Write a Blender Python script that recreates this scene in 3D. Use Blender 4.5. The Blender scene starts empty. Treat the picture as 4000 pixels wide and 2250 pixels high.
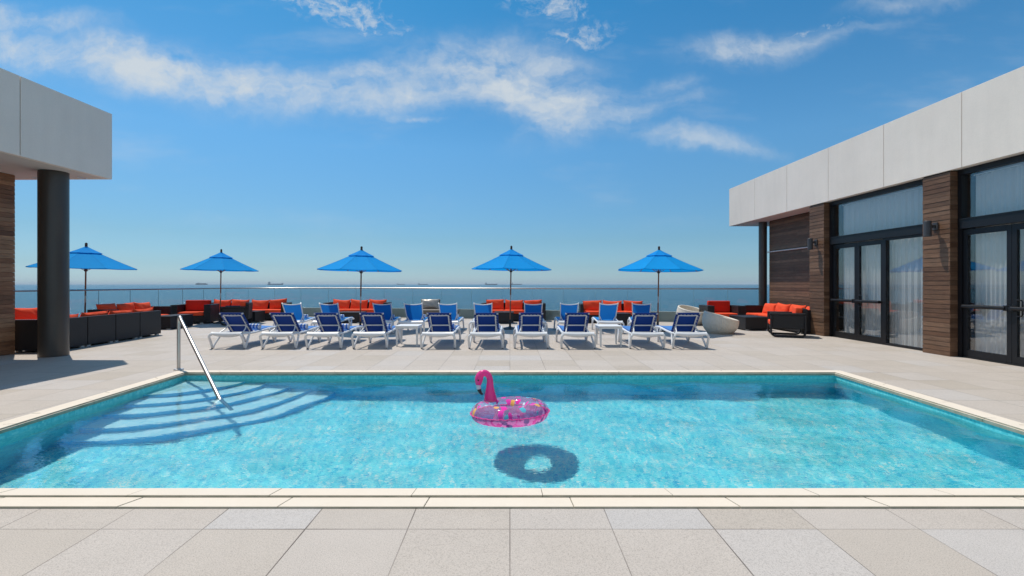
import bpy, bmesh, math, random
from mathutils import Vector, Matrix
random.seed(7)
PI = math.pi
R = math.radians
sc = bpy.context.scene
C = sc.collection

# ------------------------------------------------------------------ camera
F = 1850.0          # focal length in pixels of the 4000 px wide photograph
H = 1.45            # eye height
cam_d = bpy.data.cameras.new('camera')
cam = bpy.data.objects.new('camera', cam_d)
C.objects.link(cam)
cam.location = (0, 0, H)
cam.rotation_euler = (R(90), 0, 0)
cam_d.sensor_width = 36
cam_d.lens = F / 4000 * 36
cam_d.shift_x = 0.002
cam_d.shift_y = -0.00375
cam_d.clip_start = 0.05
cam_d.clip_end = 200000
sc.camera = cam
def G(px, py, z=0.0):
    """photo pixel -> point at height z"""
    Y = F * (H - z) / (py - 1110.0)
    return ((px - 1992.0) / F * Y, Y)

# ------------------------------------------------------------------ exposure
sc.view_settings.view_transform = 'Standard'
sc.view_settings.look = 'None'
sc.view_settings.exposure = 0.0
sc.view_settings.gamma = 1.0
sc.view_settings.use_curve_mapping = False
sc.cycles.max_bounces = 14
sc.cycles.transparent_max_bounces = 24
sc.cycles.transmission_bounces = 12
sc.cycles.caustics_reflective = False
sc.cycles.caustics_refractive = True
sc.cycles.blur_glossy = 0.5
sc.cycles.sample_clamp_indirect = 6.0

# ------------------------------------------------------------------ sun
SUN_EL = R(65.0)
to_sun = Vector((-math.cos(SUN_EL) * math.sin(R(45.5)), math.cos(SUN_EL) * math.cos(R(45.5)), math.sin(SUN_EL)))
sun_d = bpy.data.lights.new('sun', 'SUN')
sun_d.energy = 4.0
sun_d.angle = R(0.53)
sun_d.color = (1.0, 0.93, 0.84)
sun_d.cycles.is_caustics_light = True
sun = bpy.data.objects.new('sun', sun_d)
C.objects.link(sun)
sun.location = (-20, 20, 40)
sun.rotation_euler = to_sun.to_track_quat('Z', 'Y').to_euler()

# ------------------------------------------------------------------ node helpers
class NT:
    def __init__(s, tree):
        s.t = tree
    def n(s, typ, **kw):
        nd = s.t.nodes.new(typ)
        for k, v in kw.items():
            setattr(nd, k, v)
        return nd
    def link(s, a, b):
        s.t.links.new(a, b)
    def put(s, sock, v):
        if isinstance(v, bpy.types.NodeSocket):
            s.link(v, sock)
        elif v is not None:
            sock.default_value = v
    def math(s, op, a, b=None, c=None, clamp=False):
        nd = s.n('ShaderNodeMath', operation=op, use_clamp=clamp)
        s.put(nd.inputs[0], a)
        if b is not None: s.put(nd.inputs[1], b)
        if c is not None: s.put(nd.inputs[2], c)
        return nd.outputs[0]
    def vmath(s, op, a, b=None):
        nd = s.n('ShaderNodeVectorMath', operation=op)
        s.put(nd.inputs[0], a)
        if b is not None: s.put(nd.inputs[1], b)
        return nd.outputs[1] if op in ('LENGTH', 'DOT_PRODUCT') else nd.outputs[0]
    def mix(s, fac, a, b, blend='MIX'):
        nd = s.n('ShaderNodeMix', data_type='RGBA', blend_type=blend)
        s.put(nd.inputs[0], fac); s.put(nd.inputs[6], a); s.put(nd.inputs[7], b)
        return nd.outputs[2]
    def noise(s, vec, scale, detail=4, rough=0.55, dist=0.0, dim='3D'):
        nd = s.n('ShaderNodeTexNoise', noise_dimensions=dim)
        if vec is not None: s.link(vec, nd.inputs['Vector'])
        nd.inputs['Scale'].default_value = scale
        nd.inputs['Detail'].default_value = detail
        nd.inputs['Roughness'].default_value = rough
        nd.inputs['Distortion'].default_value = dist
        return nd.outputs['Fac']
    def ramp(s, fac, stops, interp='LINEAR'):
        nd = s.n('ShaderNodeValToRGB')
        nd.color_ramp.interpolation = interp
        el = nd.color_ramp.elements
        while len(el) < len(stops): el.new(0.5)
        for e, (p, c) in zip(el, stops):
            e.position = p
            e.color = tuple(c) + (1,) if len(c) == 3 else c
        s.link(fac, nd.inputs[0])
        return nd.outputs[0]
    def maprange(s, v, a, b, c=0.0, d=1.0, interp='LINEAR'):
        nd = s.n('ShaderNodeMapRange', interpolation_type=interp)
        s.put(nd.inputs[0], v)
        for i, q in enumerate((a, b, c, d)): s.put(nd.inputs[1 + i], q)
        return nd.outputs[0]
    def mapping(s, vec, loc=(0, 0, 0), rot=(0, 0, 0), scale=(1, 1, 1), typ='POINT'):
        nd = s.n('ShaderNodeMapping', vector_type=typ)
        s.link(vec, nd.inputs[0])
        nd.inputs[1].default_value = loc; nd.inputs[2].default_value = rot; nd.inputs[3].default_value = scale
        return nd.outputs[0]
    def bump(s, height, strength, dist=0.01, normal=None):
        nd = s.n('ShaderNodeBump')
        nd.inputs['Strength'].default_value = strength
        nd.inputs['Distance'].default_value = dist
        s.link(height, nd.inputs['Height'])
        if normal is not None: s.link(normal, nd.inputs['Normal'])
        return nd.outputs[0]

# ------------------------------------------------------------------ sky with clouds
world = bpy.data.worlds.new('World')
sc.world = world
world.use_nodes = True
w = NT(world.node_tree)
bg = world.node_tree.nodes['Background']
sky = w.n('ShaderNodeTexSky', sky_type='NISHITA')
sky.sun_disc = False
sky.sun_elevation = SUN_EL
sky.sun_rotation = R(-45.5)
sky.altitude = 0
sky.air_density = 1.0
sky.dust_density = 0.6
sky.ozone_density = 2.6
tc = w.n('ShaderNodeTexCoord')
sep = w.n('ShaderNodeSeparateXYZ'); w.link(tc.outputs['Generated'], sep.inputs[0])
yy = w.math('MAXIMUM', sep.outputs[1], 0.08)
comb = w.n('ShaderNodeCombineXYZ')
w.link(w.math('DIVIDE', sep.outputs[0], yy), comb.inputs[0])
w.link(w.math('DIVIDE', sep.outputs[2], yy), comb.inputs[1])
uv = comb.outputs[0]
warp = w.n('ShaderNodeTexNoise'); w.link(uv, warp.inputs['Vector'])
warp.inputs['Scale'].default_value = 3.2; warp.inputs['Detail'].default_value = 6; warp.inputs['Roughness'].default_value = 0.62
wv = w.vmath('SUBTRACT', warp.outputs['Color'], (0.5, 0.5, 0.5))
wv = w.vmath('MULTIPLY', wv, (0.26, 0.15, 0))
uvw = w.vmath('ADD', uv, wv)
K = 4000 / 2576 / F
blobs = [  # x, y, half width, half height (in pixels of a 2576 px wide view), tilt, weight
    (60, 40, 330, 50, 4, .70), (70, 118, 240, 60, 12, .85), (300, 150, 190, 70, 20, .75), (430, 195, 300, 105, 14, .92),
    (640, 225, 330, 75, 12, .85), (860, 255, 260, 55, 10, .72), (900, 185, 200, 45, -6, .62), (1010, 235, 200, 45, 12, .6),
    (1230, 175, 330, 120, 4, .95), (1330, 240, 300, 100, 10, .85), (1420, 315, 170, 80, -18, .62),
    (1590, 285, 250, 38, -10, .66), (1740, 355, 320, 40, 7, .60), (1890, 118, 290, 62, -5, .80),
    (1050, 310, 90, 16, 2, .45), (1640, 225, 150, 35, -8, .45), (2330, 8, 260, 34, -4, .5), (2180, 80, 160, 24, -14, .40)]
tot = None
def blob(x, y, a, b, ang, wt, vec):
    m = w.mapping(vec, ((x - 1283) * K, (715 - y) * K, 0), (0, 0, R(-ang)), (a * K, b * K, 1), 'TEXTURE')
    v = w.maprange(w.vmath('LENGTH', m), 1.35, 0.0, 0.0, wt, 'SMOOTHSTEP')
    return v
for bdef in blobs:
    v = blob(*bdef, uvw)
    tot = v if tot is None else w.math('ADD', w.math('MAXIMUM', tot, v), w.math('MULTIPLY', w.math('MINIMUM', tot, v), 0.35))
st = w.mapping(uvw, (0, 0, 0), (0, 0, R(9)), (1.0, 2.2, 1))
n1 = w.noise(st, 4.5, 10, 0.60)
n2 = w.noise(uvw, 26.0, 6, 0.6)
dens = w.math('MULTIPLY', tot, w.maprange(n1, 0.30, 0.70, 0.20, 1.15))
dens = w.math('ADD', dens, w.math('MULTIPLY', w.math('SUBTRACT', n2, 0.5), w.math('MULTIPLY', tot, 0.70)))
d1 = w.maprange(dens, 0.02, 1.02, 0.0, 0.90, 'SMOOTHSTEP')
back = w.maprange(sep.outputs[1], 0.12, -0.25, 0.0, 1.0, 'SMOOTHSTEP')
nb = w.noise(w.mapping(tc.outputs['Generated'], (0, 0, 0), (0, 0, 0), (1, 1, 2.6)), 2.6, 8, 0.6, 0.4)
d4 = w.math('MULTIPLY', w.maprange(nb, 0.38, 0.62, 0.0, 0.85, 'SMOOTHSTEP'), back)  # unseen clouds added behind the camera to whiten the ambient light
# small mottled patches
mott = None
for bdef in [(850, 25, 190, 62, 16, 1.0), (1380, 15, 110, 40, 6, .9), (1455, 85, 110, 36, -10, .8), (2080, 70, 150, 22, -8, .5)]:
    v = blob(*bdef, uvw)
    mott = v if mott is None else w.math('MAXIMUM', mott, v)
n3 = w.noise(uvw, 42.0, 4, 0.6)
d2 = w.math('MULTIPLY', w.maprange(w.math('ADD', n3, w.math('MULTIPLY', mott, 0.20)), 0.50, 0.86, 0, 0.62, 'SMOOTHSTEP'), w.maprange(mott, 0.05, 0.55))
# faint veil
n4 = w.noise(w.mapping(uv, (0, 0, 0), (0, 0, R(12)), (1, 3.4, 1)), 2.2, 7, 0.6)
d3 = w.maprange(n4, 0.50, 0.85, 0, 0.30, 'SMOOTHSTEP')
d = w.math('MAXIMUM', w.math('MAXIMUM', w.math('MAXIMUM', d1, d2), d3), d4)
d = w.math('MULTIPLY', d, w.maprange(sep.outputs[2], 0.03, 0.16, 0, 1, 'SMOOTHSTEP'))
tint = w.ramp(sep.outputs[2], [(0.0, (.43, .62, .90)), (0.035, (.335, .50, .68)), (0.09, (.31, .48, .585)), (0.27, (.33, .62, .73)), (0.52, (.15, .57, .72)), (1.0, (.13, .53, .70))])
tint = w.vmath('MULTIPLY', tint, (2, 2, 2))
skyc = w.mix(1.0, sky.outputs[0], tint, 'MULTIPLY')
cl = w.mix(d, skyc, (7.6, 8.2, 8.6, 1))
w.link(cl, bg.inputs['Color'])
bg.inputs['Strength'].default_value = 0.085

# ------------------------------------------------------------------ materials
MATS = {}
def new_mat(name):
    m = bpy.data.materials.new(name); m.use_nodes = True
    b = m.node_tree.nodes['Principled BSDF']
    MATS[name] = m
    return m, NT(m.node_tree), b
def simple(name, col, rough=0.5, metal=0.0, var=0.12, scale=6.0, bump=0.0, bscale=60.0, spec=0.5, coat=0.0):
    m, t, b = new_mat(name)
    tc = t.n('ShaderNodeTexCoord')
    nz = t.noise(tc.outputs['Object'], scale, 5, 0.6)
    a = tuple(c * (1 - var) for c in col) + (1,)
    c2 = tuple(min(1, c * (1 + var)) for c in col) + (1,)
    t.link(t.mix(nz, a, c2), b.inputs['Base Color'])
    t.link(t.maprange(nz, 0.2, 0.8, max(0, rough - 0.06), min(1, rough + 0.06)), b.inputs['Roughness'])
    b.inputs['Metallic'].default_value = metal
    b.inputs['Specular IOR Level'].default_value = spec
    b.inputs['Coat Weight'].default_value = coat
    if bump > 0:
        t.link(t.bump(t.noise(tc.outputs['Object'], bscale, 3), bump, 0.004), b.inputs['Normal'])
    return m
simple('white_resin', (0.74, 0.75, 0.76), 0.38, var=0.06, scale=9)
simple('white_table', (0.74, 0.74, 0.73), 0.45, var=0.05)
simple('dark_steel', (0.050, 0.041, 0.034), 0.42, 0.0, 0.15, coat=0.2)
simple('frame_metal', (0.009, 0.009, 0.011), 0.42, 0.0, 0.15, spec=0.35)
simple('steel', (0.58, 0.55, 0.52), 0.42, 1.0, 0.12, 14)
simple('rail_steel', (0.42, 0.39, 0.36), 0.30, 1.0, 0.12, 14)
simple('pole_wood', (0.34, 0.105, 0.040), 0.42, var=0.3, scale=12)
simple('finial_wood', (0.055, 0.018, 0.010), 0.35, var=0.2)
simple('black_metal', (0.014, 0.013, 0.014), 0.4)
simple('foot_plastic', (0.55, 0.56, 0.55), 0.5)
simple('dirty_rubber', (0.18, 0.16, 0.14), 0.7)
simple('ivory_wicker_core', (0.42, 0.36, 0.28), 0.6)
simple('taupe', (0.16, 0.13, 0.10), 0.55, var=0.15, bump=0.3)
simple('silver_cover', (0.42, 0.38, 0.33), 0.33, 0.25, 0.2, scale=4)
simple('daybed_grey', (0.30, 0.31, 0.30), 0.7)
simple('lamp_metal', (0.05, 0.05, 0.055), 0.5)
simple('lens_white', (0.7, 0.7, 0.68), 0.4)
simple('interior_wall', (0.78, 0.77, 0.74), 0.8)
simple('interior_floor', (0.48, 0.45, 0.40), 0.5)
simple('pink_beak_white', (0.75, 0.70, 0.74), 0.3)
simple('beak_black', (0.02, 0.025, 0.03), 0.25)
simple('ship_hull', (0.10, 0.13, 0.17), 0.8)
simple('ship_white', (0.24, 0.29, 0.34), 0.8)
simple('boat_white', (0.8, 0.8, 0.8), 0.6)
simple('strip_white', (0.62, 0.60, 0.58), 0.5, var=0.3, scale=20)

def fabric(name, col, rough=0.85, var=0.10, trans=0.0, weave=420.0, wb=0.25, wrinkle=0.0):
    m, t, b = new_mat(name)
    tc = t.n('ShaderNodeTexCoord')
    nz = t.noise(tc.outputs['Object'], 5.0, 6, 0.65)
    fine = t.noise(tc.outputs['Object'], weave, 2, 0.5)
    mixf = t.math('ADD', t.math('MULTIPLY', nz, 0.7), t.math('MULTIPLY', fine, 0.3))
    a = tuple(c * (1 - var) for c in col) + (1,)
    c2 = tuple(min(1, c * (1 + var)) for c in col) + (1,)
    colr = t.mix(mixf, a, c2)
    t.link(colr, b.inputs['Base Color'])
    b.inputs['Roughness'].default_value = rough
    b.inputs['Specular IOR Level'].default_value = 0.2
    hgt = fine
    nrm = t.bump(hgt, wb, 0.002)
    if wrinkle > 0:
        nrm = t.bump(t.noise(tc.outputs['Object'], 7.0, 3, 0.5, 1.2), wrinkle, 0.03, nrm)
    t.link(nrm, b.inputs['Normal'])
    if trans > 0:
        tr = t.n('ShaderNodeBsdfTranslucent'); t.link(colr, tr.inputs[0])
        mx = t.n('ShaderNodeMixShader'); mx.inputs[0].default_value = trans
        t.link(b.outputs[0], mx.inputs[1]); t.link(tr.outputs[0], mx.inputs[2])
        t.link(mx.outputs[0], m.node_tree.nodes['Material Output'].inputs[0])
    return m
fabric('canopy_blue', (0.0, 0.35, 0.84), trans=0.38, wrinkle=0.25)
fabric('canopy_seam', (0.0, 0.24, 0.62))
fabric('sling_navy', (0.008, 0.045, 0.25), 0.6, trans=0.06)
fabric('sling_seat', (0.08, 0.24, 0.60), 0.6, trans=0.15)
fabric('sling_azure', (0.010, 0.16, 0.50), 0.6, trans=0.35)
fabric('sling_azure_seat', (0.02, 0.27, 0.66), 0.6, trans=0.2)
fabric('orange_cushion', (0.80, 0.085, 0.030), 0.85, 0.07, wrinkle=0.5)
fabric('red_cushion', (0.62, 0.035, 0.018), 0.85, 0.10)
fabric('lace_white', (0.7, 0.7, 0.72), 0.6)

# striped towel
m, t, b = new_mat('towel')
tc = t.n('ShaderNodeTexCoord')
sp = t.n('ShaderNodeSeparateXYZ'); t.link(tc.outputs['Object'], sp.inputs[0])
wob = t.math('MULTIPLY', t.math('SUBTRACT', t.noise(tc.outputs['Object'], 9, 3), 0.5), 0.02)
s = t.math('FRACT', t.math('MULTIPLY', t.math('ADD', sp.outputs[0], wob), 12.0))
f = t.maprange(s, 0.48, 0.54)
t.link(t.mix(f, (0.74, 0.77, 0.82, 1), (0.05, 0.19, 0.56, 1)), b.inputs['Base Color'])
b.inputs['Roughness'].default_value = 0.95
t.link(t.bump(t.noise(tc.outputs['Object'], 180, 3), 0.7, 0.006), b.inputs['Normal'])

# wickers
def wicker(name, ca, cb, sx=60.0, sz=110.0, bump=0.6, rough=0.5, spec=0.35):
    m, t, b = new_mat(name)
    tc = t.n('ShaderNodeTexCoord')
    sp = t.n('ShaderNodeSeparateXYZ'); t.link(tc.outputs['Object'], sp.inputs[0])
    h = t.math('ADD', sp.outputs[0], sp.outputs[1])
    rowi = t.math('FLOOR', t.math('MULTIPLY', sp.outputs[2], sz))
    ph = t.math('MULTIPLY', t.math('MODULO', rowi, 2.0), PI)
    wv = t.math('SINE', t.math('ADD', t.math('MULTIPLY', h, sx * PI * 2 / 2), ph))
    wz = t.math('ABSOLUTE', t.math('SINE', t.math('MULTIPLY', sp.outputs[2], sz * PI)))
    hh = t.math('MULTIPLY', t.math('ADD', t.math('MULTIPLY', wv, 0.5), 0.5), wz)
    nz = t.noise(tc.outputs['Object'], 22, 4)
    f = t.math('MULTIPLY', hh, t.math('ADD', nz, 0.4))
    t.link(t.mix(f, ca + (1,), cb + (1,)), b.inputs['Base Color'])
    b.inputs['Roughness'].default_value = rough
    b.inputs['Specular IOR Level'].default_value = spec
    t.link(t.bump(hh, bump, 0.004), b.inputs['Normal'])
    return m
wicker('wicker_dark', (0.011, 0.010, 0.011), (0.036, 0.034, 0.036))
m, t, b = new_mat('wicker_ivory')
tc = t.n('ShaderNodeTexCoord')
nz = t.noise(tc.outputs['Object'], 14, 5)
t.link(t.mix(nz, (0.64, 0.56, 0.45, 1), (0.82, 0.75, 0.64, 1)), b.inputs['Base Color'])
b.inputs['Roughness'].default_value = 0.55
t.link(t.bump(t.noise(t.mapping(tc.outputs['Object'], scale=(1, 1, 6)), 40, 2), 0.5, 0.004), b.inputs['Normal'])

# timber boards (one mesh island per board)
def timber(name, ca, cb, cc):
    m, t, b = new_mat(name)
    tc = t.n('ShaderNodeTexCoord'); geo = t.n('ShaderNodeNewGeometry')
    rnd = geo.outputs['Random Per Island']
    off = t.n('ShaderNodeCombineXYZ'); t.link(t.math('MULTIPLY', rnd, 37.0), off.inputs[0]); t.link(t.math('MULTIPLY', rnd, 91.0), off.inputs[1])
    v = t.vmath('ADD', tc.outputs['Object'], off.outputs[0])
    grain = t.noise(t.mapping(v, scale=(1.6, 1.6, 46)), 3.0, 6, 0.65, 0.4)
    blot = t.noise(t.mapping(v, scale=(1, 1, 3)), 1.8, 4, 0.6)
    base = t.ramp(rnd, [(0.0, ca), (0.45, cb), (1.0, cc)])
    col = t.mix(t.maprange(grain, 0.35, 0.7), base, t.mix(1.0, base, (0.42, 0.38, 0.36, 1), 'MULTIPLY'))
    col = t.mix(t.maprange(blot, 0.3, 0.75, 0.0, 0.75), col, t.mix(1.0, col, (1.75, 1.6, 1.5, 1), 'MULTIPLY'))
    t.link(col, b.inputs['Base Color'])
    b.inputs['Roughness'].default_value = 0.55
    b.inputs['Specular IOR Level'].default_value = 0.35
    t.link(t.bump(grain, 0.35, 0.004), b.inputs['Normal'])
timber('timber_dark', (0.112, 0.058, 0.032), (0.148, 0.082, 0.047), (0.200, 0.118, 0.071))
timber('timber_warm', (0.20, 0.095, 0.045), (0.33, 0.17, 0.088), (0.46, 0.27, 0.15))
simple('timber_gap', (0.01, 0.008, 0.006), 0.9)

# render / stucco
def stucco(name, col):
    m, t, b = new_mat(name)
    tc = t.n('ShaderNodeTexCoord')
    big = t.noise(tc.outputs['Object'], 0.9, 6, 0.6)
    sm = t.noise(tc.outputs['Object'], 34, 4, 0.6)
    st = t.noise(t.mapping(tc.outputs['Object'], scale=(1, 1, 0.12)), 6, 4)
    f = t.math('ADD', t.math('MULTIPLY', big, 0.5), t.math('ADD', t.math('MULTIPLY', sm, 0.25), t.math('MULTIPLY', st, 0.25)))
    t.link(t.mix(t.maprange(f, 0.3, 0.7), tuple(c * 0.90 for c in col) + (1,), tuple(c * 1.06 for c in col) + (1,)), b.inputs['Base Color'])
    b.inputs['Roughness'].default_value = 0.85
    b.inputs['Specular IOR Level'].default_value = 0.2
    t.link(t.bump(t.noise(tc.outputs['Object'], 90, 4, 0.7), 0.35, 0.006), b.inputs['Normal'])
stucco('stucco', (0.85, 0.755, 0.665))
stucco('joint_shadow', (0.20, 0.19, 0.18))
stucco('soffit', (0.66, 0.62, 0.58))
stucco('curb_grey', (0.40, 0.42, 0.41))

# coping
m, t, b = new_mat('coping')
tc = t.n('ShaderNodeTexCoord'); geo = t.n('ShaderNodeNewGeometry')
sp = t.n('ShaderNodeSeparateXYZ'); t.link(geo.outputs['Normal'], sp.inputs[0])
big = t.noise(tc.outputs['Object'], 3.0, 6, 0.65)
fine = t.noise(tc.outputs['Object'], 80, 4, 0.65)
rnd = geo.outputs['Random Per Island']
c = t.mix(t.math('ADD', t.math('MULTIPLY', big, 0.6), t.math('MULTIPLY', fine, 0.4)), (0.66, 0.560, 0.445, 1), (0.81, 0.720, 0.605, 1))
c = t.mix(t.math('MULTIPLY', rnd, 0.25), c, (0.66, 0.60, 0.52, 1))
side = t.math('SUBTRACT', 1.0, t.math('ABSOLUTE', sp.outputs[2]))   # algae stains on the vertical faces by the water
alg = t.math('MULTIPLY', t.maprange(side, 0.5, 0.9), t.maprange(t.noise(tc.outputs['Object'], 5, 5, 0.7), 0.35, 0.65, 0.60, 1.0))
c = t.mix(alg, c, (0.30, 0.30, 0.22, 1))
t.link(c, b.inputs['Base Color'])
b.inputs['Roughness'].default_value = 0.8
b.inputs['Specular IOR Level'].default_value = 0.25
t.link(t.bump(fine, 0.4, 0.004), b.inputs['Normal'])

# deck tiles
TX, TY, TY0 = 0.606, 0.6215, 2.803
m, t, b = new_mat('deck_tiles')
tc = t.n('ShaderNodeTexCoord')
sp = t.n('ShaderNodeSeparateXYZ'); t.link(tc.outputs['Object'], sp.inputs[0])
gx = t.math('DIVIDE', sp.outputs[0], TX)
gy = t.math('DIVIDE', t.math('SUBTRACT', sp.outputs[1], TY0), TY)
ix = t.math('FLOOR', gx); iy = t.math('FLOOR', gy)
fx = t.math('FRACT', gx); fy = t.math('FRACT', gy)
cid = t.n('ShaderNodeCombineXYZ'); t.link(ix, cid.inputs[0]); t.link(iy, cid.inputs[1])
wn = t.n('ShaderNodeTexWhiteNoise', noise_dimensions='2D'); t.link(cid.outputs[0], wn.inputs['Vector'])
wsep = t.n('ShaderNodeSeparateColor'); t.link(wn.outputs['Color'], wsep.inputs[0])
base = t.ramp(wsep.outputs[0], [(0.0, (0.498, 0.434, 0.366)), (0.15, (0.524, 0.460, 0.395)), (0.55, (0.548, 0.484, 0.424)), (0.88, (0.558, 0.500, 0.448)), (1.0, (0.548, 0.510, 0.478))])
offv = t.vmath('ADD', tc.outputs['Object'], t.vmath('MULTIPLY', wn.outputs['Color'], (50, 50, 50)))
blot = t.noise(offv, 3.0, 6, 0.65)
sand = t.noise(offv, 150, 3, 0.75)
sand2 = t.noise(offv, 420, 2, 0.6)
stain = t.noise(tc.outputs['Object'], 0.55, 5, 0.6)
c = t.mix(t.maprange(blot, 0.3, 0.7, 0, 0.30), base, t.mix(1.0, base, (0.80, 0.80, 0.80, 1), 'MULTIPLY'))
c = t.mix(t.maprange(sand, 0.48, 0.66, 0, 0.72), c, t.mix(1.0, c, (0.50, 0.49, 0.48, 1), 'MULTIPLY'))
c = t.mix(t.maprange(sand2, 0.50, 0.70, 0, 0.6), c, t.mix(1.0, c, (0.6, 0.6, 0.6, 1), 'MULTIPLY'))
c = t.mix(t.maprange(stain, 0.45, 0.75, 0, 0.35), c, t.mix(1.0, c, (0.82, 0.79, 0.75, 1), 'MULTIPLY'))
def edge(fr, size, wid):
    dd = t.math('MINIMUM', fr, t.math('SUBTRACT', 1.0, fr))
    return t.math('MULTIPLY', dd, size)
ed = t.math('MINIMUM', edge(fx, TX, 0), edge(fy, TY, 0))
wobble = t.math('MULTIPLY', t.noise(tc.outputs['Object'], 1.3, 3), 0.0052)
line = t.maprange(t.math('SUBTRACT', ed, wobble), 0.0, 0.0012, 1.0, 0.0)
lstr = t.maprange(t.noise(tc.outputs['Object'], 0.9, 2), 0.35, 0.65, 0.30, 0.90)
c = t.mix(t.math('MULTIPLY', line, lstr), c, (0.07, 0.055, 0.045, 1))
t.link(c, b.inputs['Base Color'])
b.inputs['Roughness'].default_value = 0.72
b.inputs['Specular IOR Level'].default_value = 0.3
hgt = t.math('SUBTRACT', t.math('MULTIPLY', sand, 0.25), line)
t.link(t.bump(hgt, 0.35, 0.003), b.inputs['Normal'])

# pool mosaics
def mosaic(name, stops, size=0.024, grout=(0.30, 0.55, 0.60), rough=0.5, patch=0.4):
    m, t, b = new_mat(name)
    tc = t.n('ShaderNodeTexCoord'); geo = t.n('ShaderNodeNewGeometry')
    v = t.vmath('MULTIPLY', tc.outputs['Object'], (1 / size,) * 3)
    v = t.vmath('ADD', v, (0.37, 0.37, 0.37))
    fl = t.vmath('FLOOR', v)
    wn = t.n('ShaderNodeTexWhiteNoise', noise_dimensions='3D'); t.link(fl, wn.inputs['Vector'])
    pn = t.noise(tc.outputs['Object'], 5.0, 4, 0.7)
    f = t.math('ADD', t.math('MULTIPLY', wn.outputs['Value'], 1 - patch), t.math('MULTIPLY', t.maprange(pn, 0.3, 0.7), patch))
    c = t.ramp(f, stops)
    t.link(c, b.inputs['Base Color'])
    b.inputs['Roughness'].default_value = rough
    return m
m, t, b = new_mat('mosaic_floor')
tc = t.n('ShaderNodeTexCoord')
wo = t.n('ShaderNodeTexNoise'); t.link(tc.outputs['Object'], wo.inputs['Vector']); wo.inputs['Scale'].default_value = 9
vv = t.vmath('ADD', tc.outputs['Object'], t.vmath('MULTIPLY', wo.outputs['Color'], (0.02, 0.02, 0.0)))
vo = t.n('ShaderNodeTexVoronoi', feature='F1'); vo.inputs['Scale'].default_value = 44; t.link(t.mapping(vv, scale=(0.8, 1.0, 1)), vo.inputs['Vector'])
vs = t.n('ShaderNodeSeparateColor'); t.link(vo.outputs['Color'], vs.inputs[0])
vo2 = t.n('ShaderNodeTexVoronoi', feature='F1'); vo2.inputs['Scale'].default_value = 11; t.link(vv, vo2.inputs['Vector'])
vs2 = t.n('ShaderNodeSeparateColor'); t.link(vo2.outputs['Color'], vs2.inputs[0])
big = t.noise(tc.outputs['Object'], 1.4, 4, 0.6)
f = t.math('ADD', t.math('MULTIPLY', vs.outputs[0], 0.72), t.math('ADD', t.math('MULTIPLY', vs2.outputs[0], 0.12), t.math('MULTIPLY', big, 0.16)))
t.link(t.ramp(f, [(0.12, (0.01, 0.44, 0.72)), (0.27, (0.06, 0.66, 0.80)), (0.45, (0.12, 0.79, 0.86)), (0.62, (0.19, 0.85, 0.90)), (0.78, (0.40, 0.92, 0.93)), (0.88, (0.90, 0.95, 0.82))]), b.inputs['Base Color'])
b.inputs['Roughness'].default_value = 0.5
mosaic('mosaic_wall', [(0.0, (0.0, 0.46, 0.70)), (0.5, (0.03, 0.64, 0.84)), (1.0, (0.12, 0.78, 0.90))], 0.035)
mosaic('mosaic_band', [(0.0, (0.06, 0.54, 0.60)), (0.5, (0.14, 0.68, 0.72)), (1.0, (0.30, 0.80, 0.80))], 0.024)
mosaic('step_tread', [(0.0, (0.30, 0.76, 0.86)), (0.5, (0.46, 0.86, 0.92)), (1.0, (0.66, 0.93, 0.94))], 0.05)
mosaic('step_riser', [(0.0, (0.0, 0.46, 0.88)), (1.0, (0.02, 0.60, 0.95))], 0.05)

# pool water
m, t, b = new_mat('pool_water')
t.t.nodes.remove(b)
gl = t.n('ShaderNodeBsdfGlass'); gl.inputs['IOR'].default_value = 1.33; gl.inputs['Roughness'].default_value = 0.0
gl.inputs['Color'].default_value = (0.97, 1.0, 1.0, 1)
tc = t.n('ShaderNodeTexCoord')
rt_ = t.mapping(tc.outputs['Object'], rot=(0, 0, R(-12)), scale=(1.0, 2.0, 1))
t.link(t.bump(t.math('ADD', t.noise(rt_, 15.0, 2, 0.5, 0.6), t.math('MULTIPLY', t.noise(rt_, 4.0, 2, 0.5, 0.5), 1.6)), 1.0, 0.0018), gl.inputs['Normal'])
t.link(gl.outputs[0], m.node_tree.nodes['Material Output'].inputs[0])

# sea
m, t, b = new_mat('sea')
tc = t.n('ShaderNodeTexCoord')
v = t.mapping(tc.outputs['Object'], scale=(0.6, 1.0, 1))
a = t.noise(v, 0.10, 8, 0.62, 0.3)
a2 = t.noise(v, 0.9, 4, 0.6)
big = t.noise(t.mapping(tc.outputs['Object'], scale=(0.25, 1, 1)), 0.0016, 4, 0.6)
t.link(t.mix(t.math('MULTIPLY', big, 1.0), (0.004, 0.042, 0.085, 1), (0.009, 0.064, 0.110, 1)), b.inputs['Base Color'])
b.inputs['Roughness'].default_value = 0.20
b.inputs['IOR'].default_value = 1.33
t.link(t.bump(t.math('ADD', a, t.math('MULTIPLY', a2, 0.15)), 1.0, 2.6), b.inputs['Normal'])

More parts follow.
